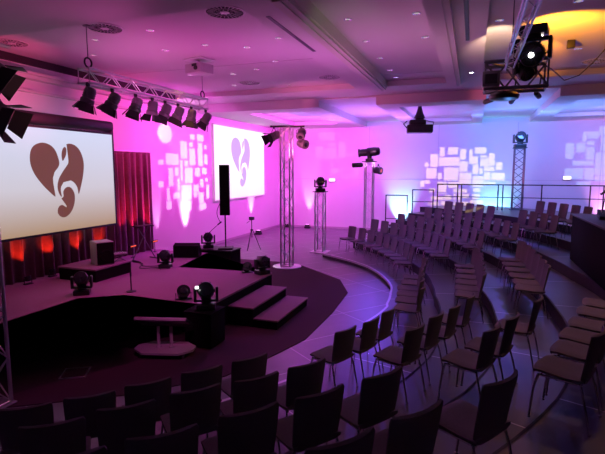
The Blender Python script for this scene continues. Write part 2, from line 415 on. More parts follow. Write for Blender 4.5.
# ------------------------------------------------------------------ screens
def grad_screen(name, top, mid, bot, s, z0, z1):
    m = bpy.data.materials.new(name); m.use_nodes = True; nt = m.node_tree; b = nt.nodes['Principled BSDF']
    b.inputs['Base Color'].default_value = (0.05, 0.05, 0.05, 1); b.inputs['Roughness'].default_value = 0.9
    tc = nt.nodes.new('ShaderNodeTexCoord'); sp = nt.nodes.new('ShaderNodeSeparateXYZ'); mr = nt.nodes.new('ShaderNodeMapRange')
    cr = nt.nodes.new('ShaderNodeValToRGB')
    mr.inputs['From Min'].default_value = z0; mr.inputs['From Max'].default_value = z1
    nt.links.new(tc.outputs['Object'], sp.inputs[0]); nt.links.new(sp.outputs['Z'], mr.inputs['Value']); nt.links.new(mr.outputs[0], cr.inputs[0])
    e = cr.color_ramp; e.elements[0].color = (*bot, 1); e.elements[1].color = (*top, 1)
    q = e.elements.new(0.42); q.color = (*mid, 1)
    nt.links.new(cr.outputs[0], b.inputs['Emission Color']); b.inputs['Emission Strength'].default_value = s
    return m
def smooth_poly(pts, n=4):
    out = []; L = len(pts)
    for i in range(L):
        p0, p1, p2, p3 = (V(pts[(i+k-1) % L]) for k in range(4))
        for j in range(n):
            t = j/n
            out.append(0.5*((2*p1)+(-p0+p2)*t+(2*p0-5*p1+4*p2-p3)*t*t+(-p0+3*p1-3*p2+p3)*t**3))
    return out
LOGO = [
 [(187,298),(165,276),(140,245),(115,205),(101,167),(98,130),(105,95),(122,74),(150,64),(178,72),(197,92),(207,120),(212,150),(205,170),(190,190),(182,215),(180,245),(183,270)],
 [(246,66),(262,61),(285,68),(305,90),(317,125),(320,160),(314,205),(303,250),(289,293),(284,262),(270,238),(250,226),(230,231),(216,248),(211,272),(214,300),(205,290),(199,268),(199,245),(208,215),(228,182),(250,150),(259,120),(260,92),(255,75)],
 [(221,300),(221,278),(231,262),(247,257),(261,268),(270,292),(269,325),(260,355),(246,378),(226,393),(207,391),(194,375),(194,354),(203,340),(216,338),(222,350),(217,364),(226,372),(239,362),(240,348),(230,330),(212,309)],
 [(226,140),(223,115),(228,90),(238,77),(245,86),(243,110),(235,128)]]
def screen(label, x, y0, y1, z0, z1, m, mlogo, lc, lw, lh):
    s = thing('projection_screen', label, 'screen', (x, (y0+y1)/2, z0)); cy = (y0+y1)/2
    bm = BM(); box(bm, -0.015, 0.0, y0-cy, y1-cy, 0, z1-z0); obj('screen_surface', bm, m, s, smooth=False)
    bm = BM()
    for a, b, c, d in ((y0-cy-.05, y0-cy, -.05, z1-z0+.05), (y1-cy, y1-cy+.05, -.05, z1-z0+.05), (y0-cy, y1-cy, -.05, 0), (y0-cy, y1-cy, z1-z0, z1-z0+.05)):
        box(bm, -0.035, 0.006, a, b, c, d)
    obj('screen_border', bm, M['black'] if x > -9.5 else M['white'], s, smooth=False)
    bm = BM()
    for pl in LOGO:
        pts = [((px-209)/222*lw, -(py-227)/332*lh) for px, py in pl]
        sp = smooth_poly([(a, b) for a, b in pts], 3)
        vs = [bm.verts.new((0.004, lc[0]-cy+p.x, lc[1]-z0+p.y)) for p in sp]
        f = bm.faces.new(vs); bmesh.ops.triangulate(bm, faces=[f], ngon_method='EAR_CLIP')
    o = obj('logo', bm, mlogo, s, smooth=False); o['label'] = 'heart logo with a treble clef'
    return s
m1 = grad_screen('slide_image', (0.66, 0.70, 0.92), (0.62, 0.58, 0.66), (0.42, 0.27, 0.17), 1.0, 0, 2.34)
m2 = grad_screen('slide_image_washed', (1.0, 0.93, 1.0), (1.0, 0.9, 1.0), (0.9, 0.72, 0.95), 1.25, 0, 3.08)
s1 = screen('large projection screen over the stage, showing a brown heart logo', -9.0, 6.45, 10.16, 1.68, 4.02, m1, emit('logo_brown', (0.165, 0.055, 0.045), 1.0), (8.40, 2.86), 1.50, 1.72)
s2 = screen('smaller washed-out screen on the left wall showing a pale lavender heart', -9.93, 17.0, 21.9, 1.86, 4.94, m2, emit('logo_lavender', (0.66, 0.42, 0.90), 1.0), (19.38, 3.45), 1.85, 2.2)
hd = thing('screen_case', 'long black roller case above the large screen', 'screen case', (0, 0, 0))
bm = BM(); bbox(bm, -9.34, -8.94, 6.2, 10.22, 4.10, 4.36, 0.08, 3); obj('case_body', bm, M['black'], hd)
bm = BM(); bbox(bm, -9.30, -9.04, 10.14, 10.30, 3.2, 4.3, 0.05, 2); obj('case_end', bm, M['black'], hd)

# ------------------------------------------------------------------ lighting fixtures
def lens_mat(col, s): return emit('lens_glow', col, s)
def floor_head(label, loc, rz, tilt=60, sc=1.0, lens=None, leds=False, roll=0):
    """moving head: base, yoke, head"""
    t = thing('moving_head_light', label, 'stage light', loc, rz, group='moving head lights')
    S = Matrix.Scale(sc, 4)
    bm = BM(); bbox(bm, -.17, .17, -.15, .15, 0, .11, .02, 2); box(bm, -.13, .13, -.152, -.148, .03, .08); bm.transform(S); obj('base', bm, M['plastic'], t)
    bm = BM(); lathe(bm, [(.09, .11), (.09, .14)], 20)
    bbox(bm, -.20, .20, -.06, .06, .14, .18, .015); 
    for s in (-1, 1): bbox(bm, s*.20-.025, s*.20+.025, -.07, .07, .14, .42, .02)
    bm.transform(S); obj('yoke', bm, M['plastic'], t)
    H = T(0, 0, .34) @ Matrix.Rotation(R(tilt), 4, 'X')
    bm = BM(); lathe(bm, [(.06, -.17), (.12, -.15), (.15, -.06), (.155, .04), (.15, .12), (.135, .15)], 24)
    for k in range(6):
        a = k*PI/3; box(bm, .145, .165, -.012, .012, -.10, .10, Matrix.Rotation(a, 4, 'Z'))
    bm.transform(S@H); h = obj('head', bm, M['plastic'], t)
    bm = BM(); lathe(bm, [(.128, .148), (.125, .158), (.06, .168), (.001, .172)], 24, cap=False)
    if leds:
        for k in range(12):
            a = 2*PI*k/12; lathe(bm, [(.016, .155), (.012, .175)], 8, T(.09*math.cos(a), .09*math.sin(a), 0))
        for k in range(6):
            a = 2*PI*k/6; lathe(bm, [(.016, .16), (.012, .18)], 8, T(.045*math.cos(a), .045*math.sin(a), 0))
    bm.transform(S@H); obj('lens', bm, lens or M['glass'], h)
    return t
def barn_spot(name, label, loc, aim, sc=1.0, group=None, lens=None, doors=True, hang=0.25):
    """theatre spotlight hung from a clamp, pointing to aim"""
    t = thing(name, label, 'stage light', loc, group=group)
    d = (V(aim)-V(loc)-V((0, 0, -hang))).normalized()
    Hm = T(0, 0, -hang) @ look(d) @ Matrix.Scale(sc, 4)
    bm = BM(); lathe(bm, [(.05, -.17), (.085, -.16), (.10, -.11), (.10, .02), (.118, .04), (.118, .10), (.112, .115)], 20)
    for z in (-.09, -.05, -.01): lathe(bm, [(.104, z-.008), (.108, z), (.104, z+.008)], 20)
    bm.transform(Hm); h = obj('housing', bm, M['steel'], t)
    bm = BM(); lathe(bm, [(.105, .10), (.09, .112), (.001, .12)], 20, cap=False); bm.transform(Hm); obj('lens', bm, lens or M['glass'], h)
    # yoke
    side = V((0, 0, 1)).cross(d); side = side.normalized() if side.length > .1 else V((1, 0, 0))
    c = V((0, 0, -hang)); bm = BM()
    for s in (-1, 1):
        tube(bm, [c+side*s*.125*sc, c+side*s*.135*sc+V((0, 0, .5*hang)), V((0, 0, -.05))+side*s*.05*sc, V((0, 0, -.04))], .008*sc, 6)
    obj('yoke', bm, M['steel'], t)
    bm = BM(); bbox(bm, -.025, .025, -.025, .025, -.05, .04, .008); lathe(bm, [(.035, -.02), (.035, .02)], 10, Matrix.Rotation(PI/2, 4, 'Y')); obj('clamp', bm, M['black'], t)
    if doors:
        for k in range(4):
            w = .11 if k % 2 == 0 else .085
            bm = BM(); L = .15
            a = Matrix.Rotation(k*PI/2, 4, 'Z') @ T(.118, 0, .115) @ Matrix.Rotation(R(28), 4, 'Y')
            vs = [(-.003, -w*.85, 0), (-.003, w*.85, 0), (-.003, w*1.25, L), (-.003, -w*1.25, L), (.003, -w*.85, 0), (.003, w*.85, 0), (.003, w*1.25, L), (.003, -w*1.25, L)]
            q = [bm.verts.new(a @ V(v)) for v in vs]
            for f in ((0,1,2,3),(7,6,5,4),(0,4,5,1),(1,5,6,2),(2,6,7,3),(3,7,4,0)): bm.faces.new([q[i] for i in f])
            bm.transform(Hm); obj('barn_door', bm, M['black'], h, smooth=False)
    return t
def lattice(bm, p0, p1, w, step, r, n=5, tri=False):
    """zig-zag bracing and end frames between four chords of a box truss along p0->p1"""
    p0, p1 = V(p0), V(p1); d = (p1-p0); L = d.length; d.normalize()
    if abs(d.z) > .9: u, v = V((1, 0, 0)), V((0, 1, 0))
    else: v = V((0, 0, 1)); u = d.cross(v).normalized()
    cs = [u*a*w/2+v*b*w/2 for a, b in ((-1, -1), (1, -1), (1, 1), (-1, 1))]
    k = max(1, round(L/step)); st = L/k
    for f in range(4):
        a, b = cs[f], cs[(f+1) % 4]
        for i in range(k):
            q = (a, b) if (i+f) % 2 == 0 else (b, a)
            tube(bm, [p0+d*(i*st)+q[0], p0+d*((i+1)*st)+q[1]], r, n, cap=False)
        for e in (0.01, L-0.01): tube(bm, [p0+d*e+a, p0+d*e+b], r, n, cap=False)
    return cs
def truss(name, label, p0, p1, w=.29, base=None, group=None, m=None, top=None, rz=0, step=.3):
    loc = V(p0); t = thing(name, label, 'truss', loc, rz, group=group)
    m = m or M['alu']; a, b = V((0, 0, 0)), V(p1)-V(p0)
    bm = BM(); cs = lattice(bm, a, b, w, step, .011*w/.29)
    obj('bracing', bm, m, t)
    for c in cs:
        bm = BM(); tube(bm, [a+c, b+c], .025*(w/.29)**.5, 10); obj('chord', bm, m, t)
    if base:
        bm = BM()
        if base[0] == 'round': lathe(bm, [(base[1], 0.0), (base[1], .02), (base[1]-.02, .03)], 28)
        else: bbox(bm, -base[1], base[1], -base[1], base[1], 0, .02, .006)
        bm.transform(T(0, 0, -.03)); obj('base_plate', bm, m, t)
    if top:
        bm = BM(); bbox(bm, -top, top, -top, top, b.z, b.z+.03, .006); obj('top_plate', bm, M['black'], t)
    return t
TW = 'truss_tower'
truss(TW, 'tall aluminium truss tower standing behind the stage steps on a round plate', (-5.49, 13.82, .045), (-5.49, 13.82, 4.42), .30, ('round', .46))
truss(TW, 'short truss tower with one moving head on top, left end of the far seats', (-5.34, 16.84, .04), (-5.34, 16.84, 2.28), .31, ('square', .32), top=.24)
truss(TW, 'medium truss tower behind the far seats carrying a head that points left', (-3.92, 18.9, .035), (-3.92, 18.9, 3.42), .32, ('square', .3), top=.26)
truss(TW, 'red-lit truss tower behind the railing with a moving head on top', (1.78, 21.25, 1.505), (1.78, 21.25, 3.98), .38, ('square', .3), top=.26, m=M['steel'])
truss(TW, 'truss tower at the left edge standing on the carpet in front of the stage', (-5.80, 4.14, .045), (-5.80, 4.14, 4.55), .28, ('square', .19))
# flown truss over the stage edge
truss('flown_truss', 'aluminium truss hung from the ceiling with eight spotlights under it', (-6.7, 6.92, 4.80), (-6.7, 11.0, 4.80), .25)
truss('flown_truss', 'amber-lit truss running away overhead at the upper right', (.48, 3.9, 4.74), (.48, 8.3, 4.74), .12)
truss('flown_truss', 'short blue-lit cross truss hanging at the end of the overhead truss', (.12, 8.62, 4.62), (1.06, 8.62, 4.62), .42, m=M['steel'])
def hang(label, x, y, z0, z1):
    t = thing('hoist_chain', label, 'hoist', (x, y, z0))
    bm = BM(); n = int((z1-z0)/.05)
    tube(bm, [(0, 0, .16), (0, 0, z1-z0)], .008, 6); obj('chain', bm, M['steel'], t)
    bm = BM(); N = 20
    ring = [(0.0, .085*math.cos(2*PI*k/N), .10+.085*math.sin(2*PI*k/N)) for k in range(N+1)]
    tube(bm, ring, .016, 8, cap=False); obj('ring', bm, M['black'], t)
    bm = BM(); lathe(bm, [(.06, z1-z0-.03), (.06, z1-z0)], 16); obj('ceiling_plate', bm, M['steel'], t)
    return t
hang('ring and chain holding the near end of the spotlight truss', -6.7, 7.05, 4.95, 5.715)
hang('ring and chain holding the far end of the spotlight truss', -6.7, 10.95, 4.95, 5.715)
hang('chain holding the overhead amber truss', .48, 7.9, 4.82, 5.715)
lamps = [(6.93, (-7.6, 6.2, .6)), (7.55, (-8.3, 6.4, .6)), (8.22, (-7.6, 7.4, .8)), (8.76, (-7.4, 8.8, .6)), (9.22, (-8.0, 8.2, .6)), (9.72, (-8.2, 9.0, .8)), (10.28, (-7.3, 10.0, .6)), (10.95, (-8.6, 9.6, .6))]
for i, (y, aim) in enumerate(lamps):
    barn_spot('theatre_spotlight', 'black spotlight with barn doors under the stage truss, %s from the near end' % ORD[i], (-6.62, y, 4.635), aim, 1.05, 'spotlights on the stage truss', hang=.22)
barn_spot('theatre_spotlight', 'large spotlight at the upper left edge, upper of two', (-5.62, 4.26, 4.56), (-4.5, 5.2, 3.3), 1.35, hang=.24)
barn_spot('theatre_spotlight', 'large spotlight at the upper left edge, lower of two', (-5.70, 4.36, 4.10), (-4.6, 4.9, 3.2), 1.35, hang=.28)
bm = BM(); tube(bm, [(-5.5, 3.9, 4.62), (-5.5, 4.5, 4.62)], .024); box(bm, -5.66, -5.48, 4.14, 4.2, 4.60, 4.64); 
o = obj('lamp_bar', bm, M['alu']); tag(o, 'short bar holding the two large spotlights at the left', 'bar')
# lamps on the tall tower
bm = BM(); tube(bm, [(-5.95, 13.62, 4.44), (-4.95, 13.98, 4.44)], .03); o = obj('cross_bar', bm, M['black']); tag(o, 'dark cross bar on top of the tall truss tower', 'bar')
barn_spot('theatre_spotlight', 'spotlight left of the tall truss tower top', (-5.85, 13.66, 4.42), (-7.6, 11.8, 2.9), 1.2, hang=.28)
barn_spot('theatre_spotlight', 'spotlight right of the tall truss tower top', (-5.05, 13.94, 4.42), (-4.8, 11.0, 1.4), 1.2, hang=.22, doors=False)
barn_spot('theatre_spotlight', 'lowest spotlight on the right of the tall truss tower', (-4.98, 13.92, 4.02), (-2.8, 12.8, 3.4), 1.2, hang=.12, doors=False)

# moving heads
floor_head('moving head lamp standing on the short truss tower, aimed forward', (-5.34, 16.84, 2.31), R(25), 75, 1.05)
floor_head('moving head lamp on the red-lit tower behind the railing', (1.78, 21.25, 4.01), R(10), 72, 1.25)
t = thing('effect_spotlight', 'long black effect spotlight lying level on the medium truss tower, pointing left', 'stage light', (-3.92, 18.9, 3.455))
mx_ = T(0, 0, .36) @ look((-.95, -.25, -.10))
bm = BM(); lathe(bm, [(.08, -.42), (.15, -.38), (.18, -.20), (.18, .05), (.15, .12), (.14, .36), (.17, .40), (.17, .46)], 22, mx_); obj('housing', bm, M['plastic'], t)
bm = BM(); lathe(bm, [(.13, .455), (.06, .475), (.001, .48)], 18, mx_, cap=False); obj('lens', bm, M['glass'], t)
bm = BM(); bbox(bm, -.14, .14, -.14, .14, 0, .10, .02); 
for s_ in (-1, 1): bbox(bm, -.05, .05, s_*.20-.02, s_*.20+.02, .08, .42, .01)
bbox(bm, -.05, .05, -.2, .2, .08, .11, .01); obj('yoke', bm, M['black'], t)
t = barn_spot('theatre_spotlight', 'spotlight with a reddish lens on the right side of the medium truss tower', (-3.56, 18.9, 3.30), (-1.8, 18.2, 2.9), 1.25, hang=.22, doors=False, lens=emit('reddish_lens', (1, .12, .2), .8))
floor_head('black moving head on the near left stage edge', (-7.35, 7.25, .6), R(35), 60, 0.9)
floor_head('black moving head at the back of the stage before the bright wall streak', (-7.35, 10.02, .6), R(20), 62, 0.9)
floor_head('moving head on the side platform next to the loudspeaker column', (-7.95, 13.12, .6), R(30), 75, 1.0)
floor_head('moving head on the stage corner above the steps', (-4.70, 10.2, .6), R(60), 80, 0.9)
ped = thing('lamp_pedestal', 'black draped pedestal in front of the stage carrying a lamp', 'pedestal', (-4.42, 7.06, .012))
bm = BM(); bbox(bm, -.24, .30, -.24, .26, 0, .62, .03); obj('draped_box', bm, M['cloth'], ped)
bm = BM(); bbox(bm, -.25, .31, -.25, .27, .61, .635, .01); obj('top_board', bm, M['cloth'], ped)
hp = floor_head('moving head with round LED face on the black pedestal, white light beside it', (-4.36, 7.08, .65), R(28), 62, .95, leds=True)
bm = BM(); bbox(bm, -.17, -.11, -.24, -.20, .42, .465, .008); o = obj('side_lamp', bm, emit('white_side_lamp', (1, .95, 1), 3), hp); o['label'] = 'small glowing white lamp'
def small_lamp(label, loc, rz, tilt, sc=1.0, col=None):
    t = thing('small_floor_spotlight', label, 'stage light', loc, rz)
    H = T(0, 0, .13) @ Matrix.Rotation(R(tilt), 4, 'X')
    bm = BM(); lathe(bm, [(.05, -.09), (.085, -.07), (.09, .05), (.10, .07)], 18); bm.transform(H @ Matrix.Scale(sc, 4)); h = obj('housing', bm, M['plastic'], t)
    bm = BM(); lathe(bm, [(.088, .062), (.05, .074), (.001, .078)], 18, cap=False); bm.transform(H @ Matrix.Scale(sc, 4)); obj('lens', bm, col or M['glass'], h)
    bm = BM(); tube(bm, [(-.11*sc, 0, .13), (-.11*sc, 0, .01), (.11*sc, 0, .01), (.11*sc, 0, .13)], .010, 6); bbox(bm, -.12*sc, .12*sc, -.05, .05, 0, .02, .005); obj('bracket', bm, M['black'], t)
    return t
small_lamp('small black spotlight on the stage corner left of the moving head', (-5.12, 10.22, .601), R(40), 60, 1.1)
small_lamp('small black spotlight on the front stage edge beside the pedestal', (-5.2, 7.62, .601), R(40), 55, 1.3)
redl = emit('red_led', (1, .12, .03), 1.2)
for i, y in enumerate((5.9, 6.6, 7.5, 8.25, 9.15, 10.0)):
    small_lamp('small uplight at the curtain foot below the big screen, %s from the near side' % ORD[i], (-9.12 if not 7.6 < y < 9.4 else -9.24, y, .601), R(80), -8, .75)
for i, (y) in enumerate((10.9, 11.9)):
    t = thing('red_light_strip', 'small red glowing strip light at the curtain foot, %s' % ('left one' if i == 0 else 'right one'), 'light', (-9.1, y, .601))
    bm = BM(); bbox(bm, -.03, .03, -.13, .13, .30, .36, .01); h = obj('housing', bm, M['black'], t)
    bm = BM(); box(bm, .031, .034, -.11, .11, .315, .345); obj('glowing_strip', bm, redl, h, smooth=False)
    bm = BM(); tube(bm, [(0, 0, 0), (0, 0, .31)], .01); lathe(bm, [(.06, 0), (.06, .01)], 12); obj('stand', bm, M['black'], t)
# ------------------------------------------------------------------ props
# speaker box + small mixer on the small riser
sp = thing('speaker_cabinet', 'dark speaker box with a pale side standing on the small stage platform', 'speaker', (-8.18, 8.72, .902), R(62))
bm = BM(); bbox(bm, -.20, .20, -.24, .20, 0, .54, .012); obj('cabinet', bm, M['grey'], sp)
bm = BM(); bbox(bm, -.19, .19, -.26, -.235, .02, .52, .006); lathe(bm, [(.15, 0), (.13, .012), (.05, .005), (.001, .012)], 20, T(0, -.262, .22) @ Matrix.Rotation(PI/2, 4, 'X')); g = obj('grille', bm, M['cloth'], sp)
bm = BM()
for k, (a, b) in enumerate(((.04, .16), (-.06, .16), (.04, .26), (-.06, .26), (.0, .42))): lathe(bm, [(.022, 0), (.018, .02)], 10, T(.202, a, b) @ Matrix.Rotation(PI/2, 4, 'Y'))
obj('knobs', bm, M['black'], sp)
mx = thing('small_mixer', 'small mixer on low legs beside the speaker box', 'mixer', (-8.05, 9.12, .902), R(60))
bm = BM(); bbox(bm, -.18, .18, -.12, .12, .16, .20, .01); obj('mixer_body', bm, M['grey'], mx)
bm = BM()
for i in range(6):
    for j in range(3): lathe(bm, [(.01, .20), (.008, .215)], 8, T(-.14+.055*i, -.07+.05*j, 0))
obj('knobs', bm, M['black'], mx)
for s in (-1, 1):
    bm = BM(); tube(bm, [(s*.14, -.10, 0), (-s*.14, -.10, .16)], .009, 6); tube(bm, [(s*.14, .10, 0), (-s*.14, .10, .16)], .009, 6); obj('leg', bm, M['steel'], mx)
# keyboard stand near the curtain
ks = thing('instrument_stand', 'thin dark folding stand at the curtain, right of the screen', 'stand', (-8.55, 10.7, .601), R(75))
for s in (-1, 1):
    bm = BM(); tube(bm, [(s*.34, -.05*s, .02), (-s*.22, -.05*s, .95)], .014, 8); obj('leg', bm, M['steel'], ks)
    bm = BM(); tube(bm, [(s*.34, -.2, .014), (s*.34, .2, .014)], .014, 8); obj('foot', bm, M['black'], ks)
bm = BM(); tube(bm, [(-.22, -.18, .95), (-.22, .18, .95)], .014); tube(bm, [(.22, -.18, .95), (.22, .18, .95)], .014); bbox(bm, -.26, .26, -.14, .14, .96, .975, .004); obj('support', bm, M['black'], ks)
# microphone stand standing by the near stage edge
ms = thing('microphone_stand', 'short dark microphone stand at the near edge of the stage', 'microphone stand', (-6.55, 7.75, .601), R(40))
bm = BM(); lathe(bm, [(.10, 0), (.10, .012), (.02, .03)], 20); obj('base', bm, M['black'], ms)
bm = BM(); tube(bm, [(0, 0, .02), (0, 0, .50)], .012); obj('pole', bm, M['black'], ms)
bm = BM(); tube(bm, [(0, 0, .50), (.0, .10, .40), (0, .17, .34)], .010); lathe(bm, [(.018, 0), (.018, .12), (.012, .14)], 10, T(0, .15, .36) @ look((0, .7, -.7))); obj('boom', bm, M['black'], ms)
# wedge monitor
wm = thing('stage_monitor', 'black wedge loudspeaker at the back of the stage in front of the bright streak', 'speaker', (-7.7, 11.55, .601), R(20))
bm = BM(); P = [(-.20, 0), (.22, 0), (.26, .10), (.02, .40), (-.20, .34)]
prism(bm, P, -.36, .36, Matrix(((0, 0, 1, 0), (1, 0, 0, 0), (0, 1, 0, 0), (0, 0, 0, 1)))); obj('cabinet', bm, M['cloth'], wm, smooth=False)
bm = BM(); prism(bm, [(-.32, 0), (.32, 0), (.32, .30), (-.32, .30)], 0, .012, T(0, .262, .10) @ Matrix.Rotation(R(-47), 4, 'X') @ Matrix.Rotation(R(180), 4, 'X') @ T(0, -.30, 0) @ T(0,0,-0.02)); 
obj('grille', bm, M['cloth'], wm, smooth=False)
# gooseneck microphone near the bright streak
gm = thing('microphone_stand', 'slender microphone stand with a slanting boom beside the wedge loudspeaker', 'microphone stand', (-7.75, 12.9, .601), R(15))
bm = BM(); lathe(bm, [(.12, 0), (.12, .012), (.02, .03)], 20); obj('base', bm, M['black'], gm)
bm = BM(); tube(bm, [(0, 0, .02), (0, 0, .55)], .010); obj('pole', bm, M['black'], gm)
bm = BM(); tube(bm, [(-.15, 0, .45), (0, 0, .55), (.28, 0, .80)], .009); lathe(bm, [(.02, 0), (.024, .10), (.028, .13), (.01, .16)], 12, T(.26, 0, .785) @ look((.28, 0, .22))); obj('boom', bm, M['black'], gm)
# column loudspeaker on pole
cl = thing('column_loudspeaker', 'tall black column loudspeaker on a pole in front of the pale wall screen', 'speaker', (-7.33, 13.15, .601), R(25))
bm = BM(); bbox(bm, -.23, .23, -.23, .23, 0, .05, .01); obj('base', bm, M['black'], cl)
bm = BM(); tube(bm, [(0, 0, .05), (0, 0, 1.08)], .022, 10); obj('pole', bm, M['black'], cl)
bm = BM(); bbox(bm, -.155, .155, -.15, .15, 1.08, 2.66, .015); obj('cabinet', bm, M['plastic'], cl)
bm = BM()
for k in range(6): lathe(bm, [(.12, 0), (.11, .008), (.04, -.01 + .012), (.001, .010)], 18, T(0, -.152, 1.22+.255*k) @ Matrix.Rotation(PI/2, 4, 'X'))
box(bm, -.145, .145, -.154, -.151, 1.10, 2.64); obj('grille', bm, M['cloth'], cl)
bm = BM(); pts = [(-.155-.10*math.sin(PI*k/10), 0, 1.45-.06*k) for k in range(11)]; tube(bm, pts, .010, 6); obj('cable', bm, M['black'], cl)
# camera tripod
tp = thing('camera_tripod', 'black tripod standing on the floor under the pale wall screen', 'tripod', (-7.97, 16.37, 0.001))
for k in range(3):
    a = 2*PI*k/3+.4; bm = BM(); tube(bm, [(.04*math.cos(a), .04*math.sin(a), .78), (.34*math.cos(a), .34*math.sin(a), .012)], .014); obj('leg', bm, M['black'], tp)
bm = BM(); tube(bm, [(0, 0, .5), (0, 0, 1.18)], .018); lathe(bm, [(.05, .76), (.05, .82)], 14); obj('centre_column', bm, M['black'], tp)
bm = BM(); bbox(bm, -.10, .10, -.05, .05, 1.18, 1.30, .012); tube(bm, [(0, 0, 1.2), (-.14, -.16, 1.06)], .009); obj('camera_head', bm, M['black'], tp)
# rolling monitor trolley
tr = thing('rolling_trolley', 'low trolley with a tilted flat monitor, two posts and an octagonal castor base', 'trolley', (-4.76, 6.40, .012), R(16))
bm = BM(); a, b = .50, .27
oc = [(-a, -b*.35), (-a*.62, -b), (a*.62, -b), (a, -b*.35), (a, b*.35), (a*.62, b), (-a*.62, b), (-a, b*.35)]
prism(bm, oc, .085, .12); o = obj('base_plate', bm, M['grey'], tr, smooth=False)
for x in (-.36, .36):
    for y in (-.17, .17):
        bm = BM(); lathe(bm, [(.032, -.014), (.036, 0), (.032, .014)], 14, T(x, y, .036) @ Matrix.Rotation(PI/2, 4, 'Y')); bbox(bm, x-.022, x+.022, y-.02, y+.02, .05, .085, .004); obj('castor', bm, M['steel'], tr)
for x in (-.11, .11):
    bm = BM(); tube(bm, [(x, 0, .12), (x, 0, .48)], .028, 12); lathe(bm, [(.045, .12), (.045, .15)], 12, T(x, 0, 0)); obj('post', bm, M['grey'], tr)
bm = BM(); bbox(bm, -.44, .44, -.22, .22, -.03, .03, .008, mx=T(0, 0, .56) @ Matrix.Rotation(R(-30), 4, 'X')); obj('flat_monitor', bm, M['plastic'], tr)
bm = BM(); bbox(bm, -.43, .43, -.235, -.222, -.026, .026, .004, mx=T(0, 0, .56) @ Matrix.Rotation(R(-30), 4, 'X')); obj('front_edge', bm, M['grey'], tr)
# floor hatch
fh = thing('floor_hatch', 'small square floor hatch with a pale metal rim in the dark carpet', 'floor hatch', (-5.60, 5.30, .012), R(32))
bm = BM()
for q in ((-.19, .19, -.19, -.17), (-.19, .19, .17, .19), (-.19, -.17, -.17, .17), (.17, .19, -.17, .17)): box(bm, *q, 0, .010)
obj('rim', bm, M['alu'], fh, smooth=False)
bm = BM(); box(bm, -.17, .17, -.17, .17, 0, .004); obj('lid', bm, M['carpet'], fh, smooth=False)
# cables on stage
for lab, pts in (('black cable lying across the stage near the folding stand', [(-8.6, 10.3), (-8.2, 10.2), (-7.9, 9.7), (-7.5, 9.9), (-7.3, 9.75)]), ('black cable winding from the moving head at the back of the stage', [(-7.6, 10.1), (-8.0, 9.95), (-8.4, 10.35), (-8.8, 10.5)])):
    sm = []
    for i in range(len(pts)-1):
        for j in range(6):
            t_ = j/6; p0, p1, p2, p3 = V(pts[max(i-1, 0)]), V(pts[i]), V(pts[i+1]), V(pts[min(i+2, len(pts)-1)])
            q = 0.5*((2*p1)+(-p0+p2)*t_+(2*p0-5*p1+4*p2-p3)*t_*t_+(-p0+3*p1-3*p2+p3)*t_**3); sm.append((q.x, q.y, .612))
    bm = BM(); tube(bm, sm, .010, 6); tag(obj('cable', bm, M['black']), lab, 'cable')
# projector on the ceiling
pj = thing('ceiling_projector', 'pale boxy projector mounted under the ceiling beyond the spotlight truss', 'projector', (-6.25, 10.1, 5.72), R(-15))
bm = BM(); bbox(bm, -.26, .26, -.22, .22, -.34, -.12, .02); obj('body', bm, M['grey'], pj)
bm = BM(); box(bm, -.02, .14, -.225, -.218, -.20, -.14); lathe(bm, [(.05, 0), (.05, .03)], 16, T(.12, -.22, -.24) @ Matrix.Rotation(PI/2, 4, 'X')); obj('lens_panel', bm, M['black'], pj)
bm = BM(); tube(bm, [(0, 0, -.12), (0, 0, -.02)], .03); bbox(bm, -.28, .28, -.24, .24, -.03, -.005, .005); obj('mount', bm, M['white'], pj)
# dark hanging fixture beyond
hf = thing('hanging_projector', 'dark projector cluster hanging from the ceiling before the back wall', 'projector', (-1.86, 17.6, 5.40), R(10))
bm = BM(); lathe(bm, [(.05, 0), (.07, -.08), (.13, -.30), (.20, -.46)], 8); obj('mount', bm, M['black'], hf)
bm = BM(); bbox(bm, -.44, .46, -.28, .28, -.98, -.70, .04); bbox(bm, -.36, .22, -.24, .24, -.72, -.52, .05); bbox(bm, -.14, .14, -.12, .12, -.56, -.40, .02); obj('body', bm, M['black'], hf)
bm = BM(); lathe(bm, [(.11, 0), (.12, .12)], 18, T(.2, -.28, -.84) @ Matrix.Rotation(PI/2, 4, 'X')); tube(bm, [(-.44, 0, -.8), (-.56, -.1, -.66), (-.44, 0, -.56)], .02, 6); tube(bm, [(.46, 0, -.76), (.5, 0, -.6), (.22, 0, -.55)], .02, 6); obj('lens', bm, M['black'], hf)
# the big fixtures at the overhead cross truss
bf = floor_head('big round moving head hung at the overhead cross truss, lens lit white', (.78, 8.05, 5.22), 0, -74, 1.15)
bf.rotation_euler = (PI, 0, R(-12))
bm = BM(); lathe(bm, [(.035, 0), (.03, .02), (.001, .025)], 14, Matrix.Scale(1.15, 4) @ T(0, 0, .34) @ Matrix.Rotation(R(-74), 4, 'X') @ T(0, 0, .172), cap=False)
obj('glowing_lens', bm, emit('white_lamp', (1, 1, .95), 6), bf)
b2 = floor_head('second moving head half hidden below the big one at the cross truss', (.70, 8.28, 4.90), 0, -50, .8)
b2.rotation_euler = (PI, 0, R(25))
b3 = thing('round_pendant_lamp', 'flat round black lamp under the overhead cross truss', 'stage light', (.44, 8.62, 4.36))
bm = BM(); lathe(bm, [(.10, -.12), (.22, -.10), (.24, -.04), (.20, 0), (.05, .0)], 24); obj('housing', bm, M['plastic'], b3)
bm = BM(); lathe(bm, [(.03, 0), (.03, .04)], 10); obj('bracket', bm, M['black'], b3)
bx = thing('dimmer_box', 'dark box hooked on the left end of the overhead cross truss', 'box', (.22, 8.30, 4.42), 0)
bm = BM(); bbox(bm, -.13, .13, -.08, .08, 0, .24, .015); obj('casing', bm, M['steel'], bx)
bm = BM(); box(bm, -.09, .09, -.084, -.08, .04, .19); obj('panel', bm, M['black'], bx)
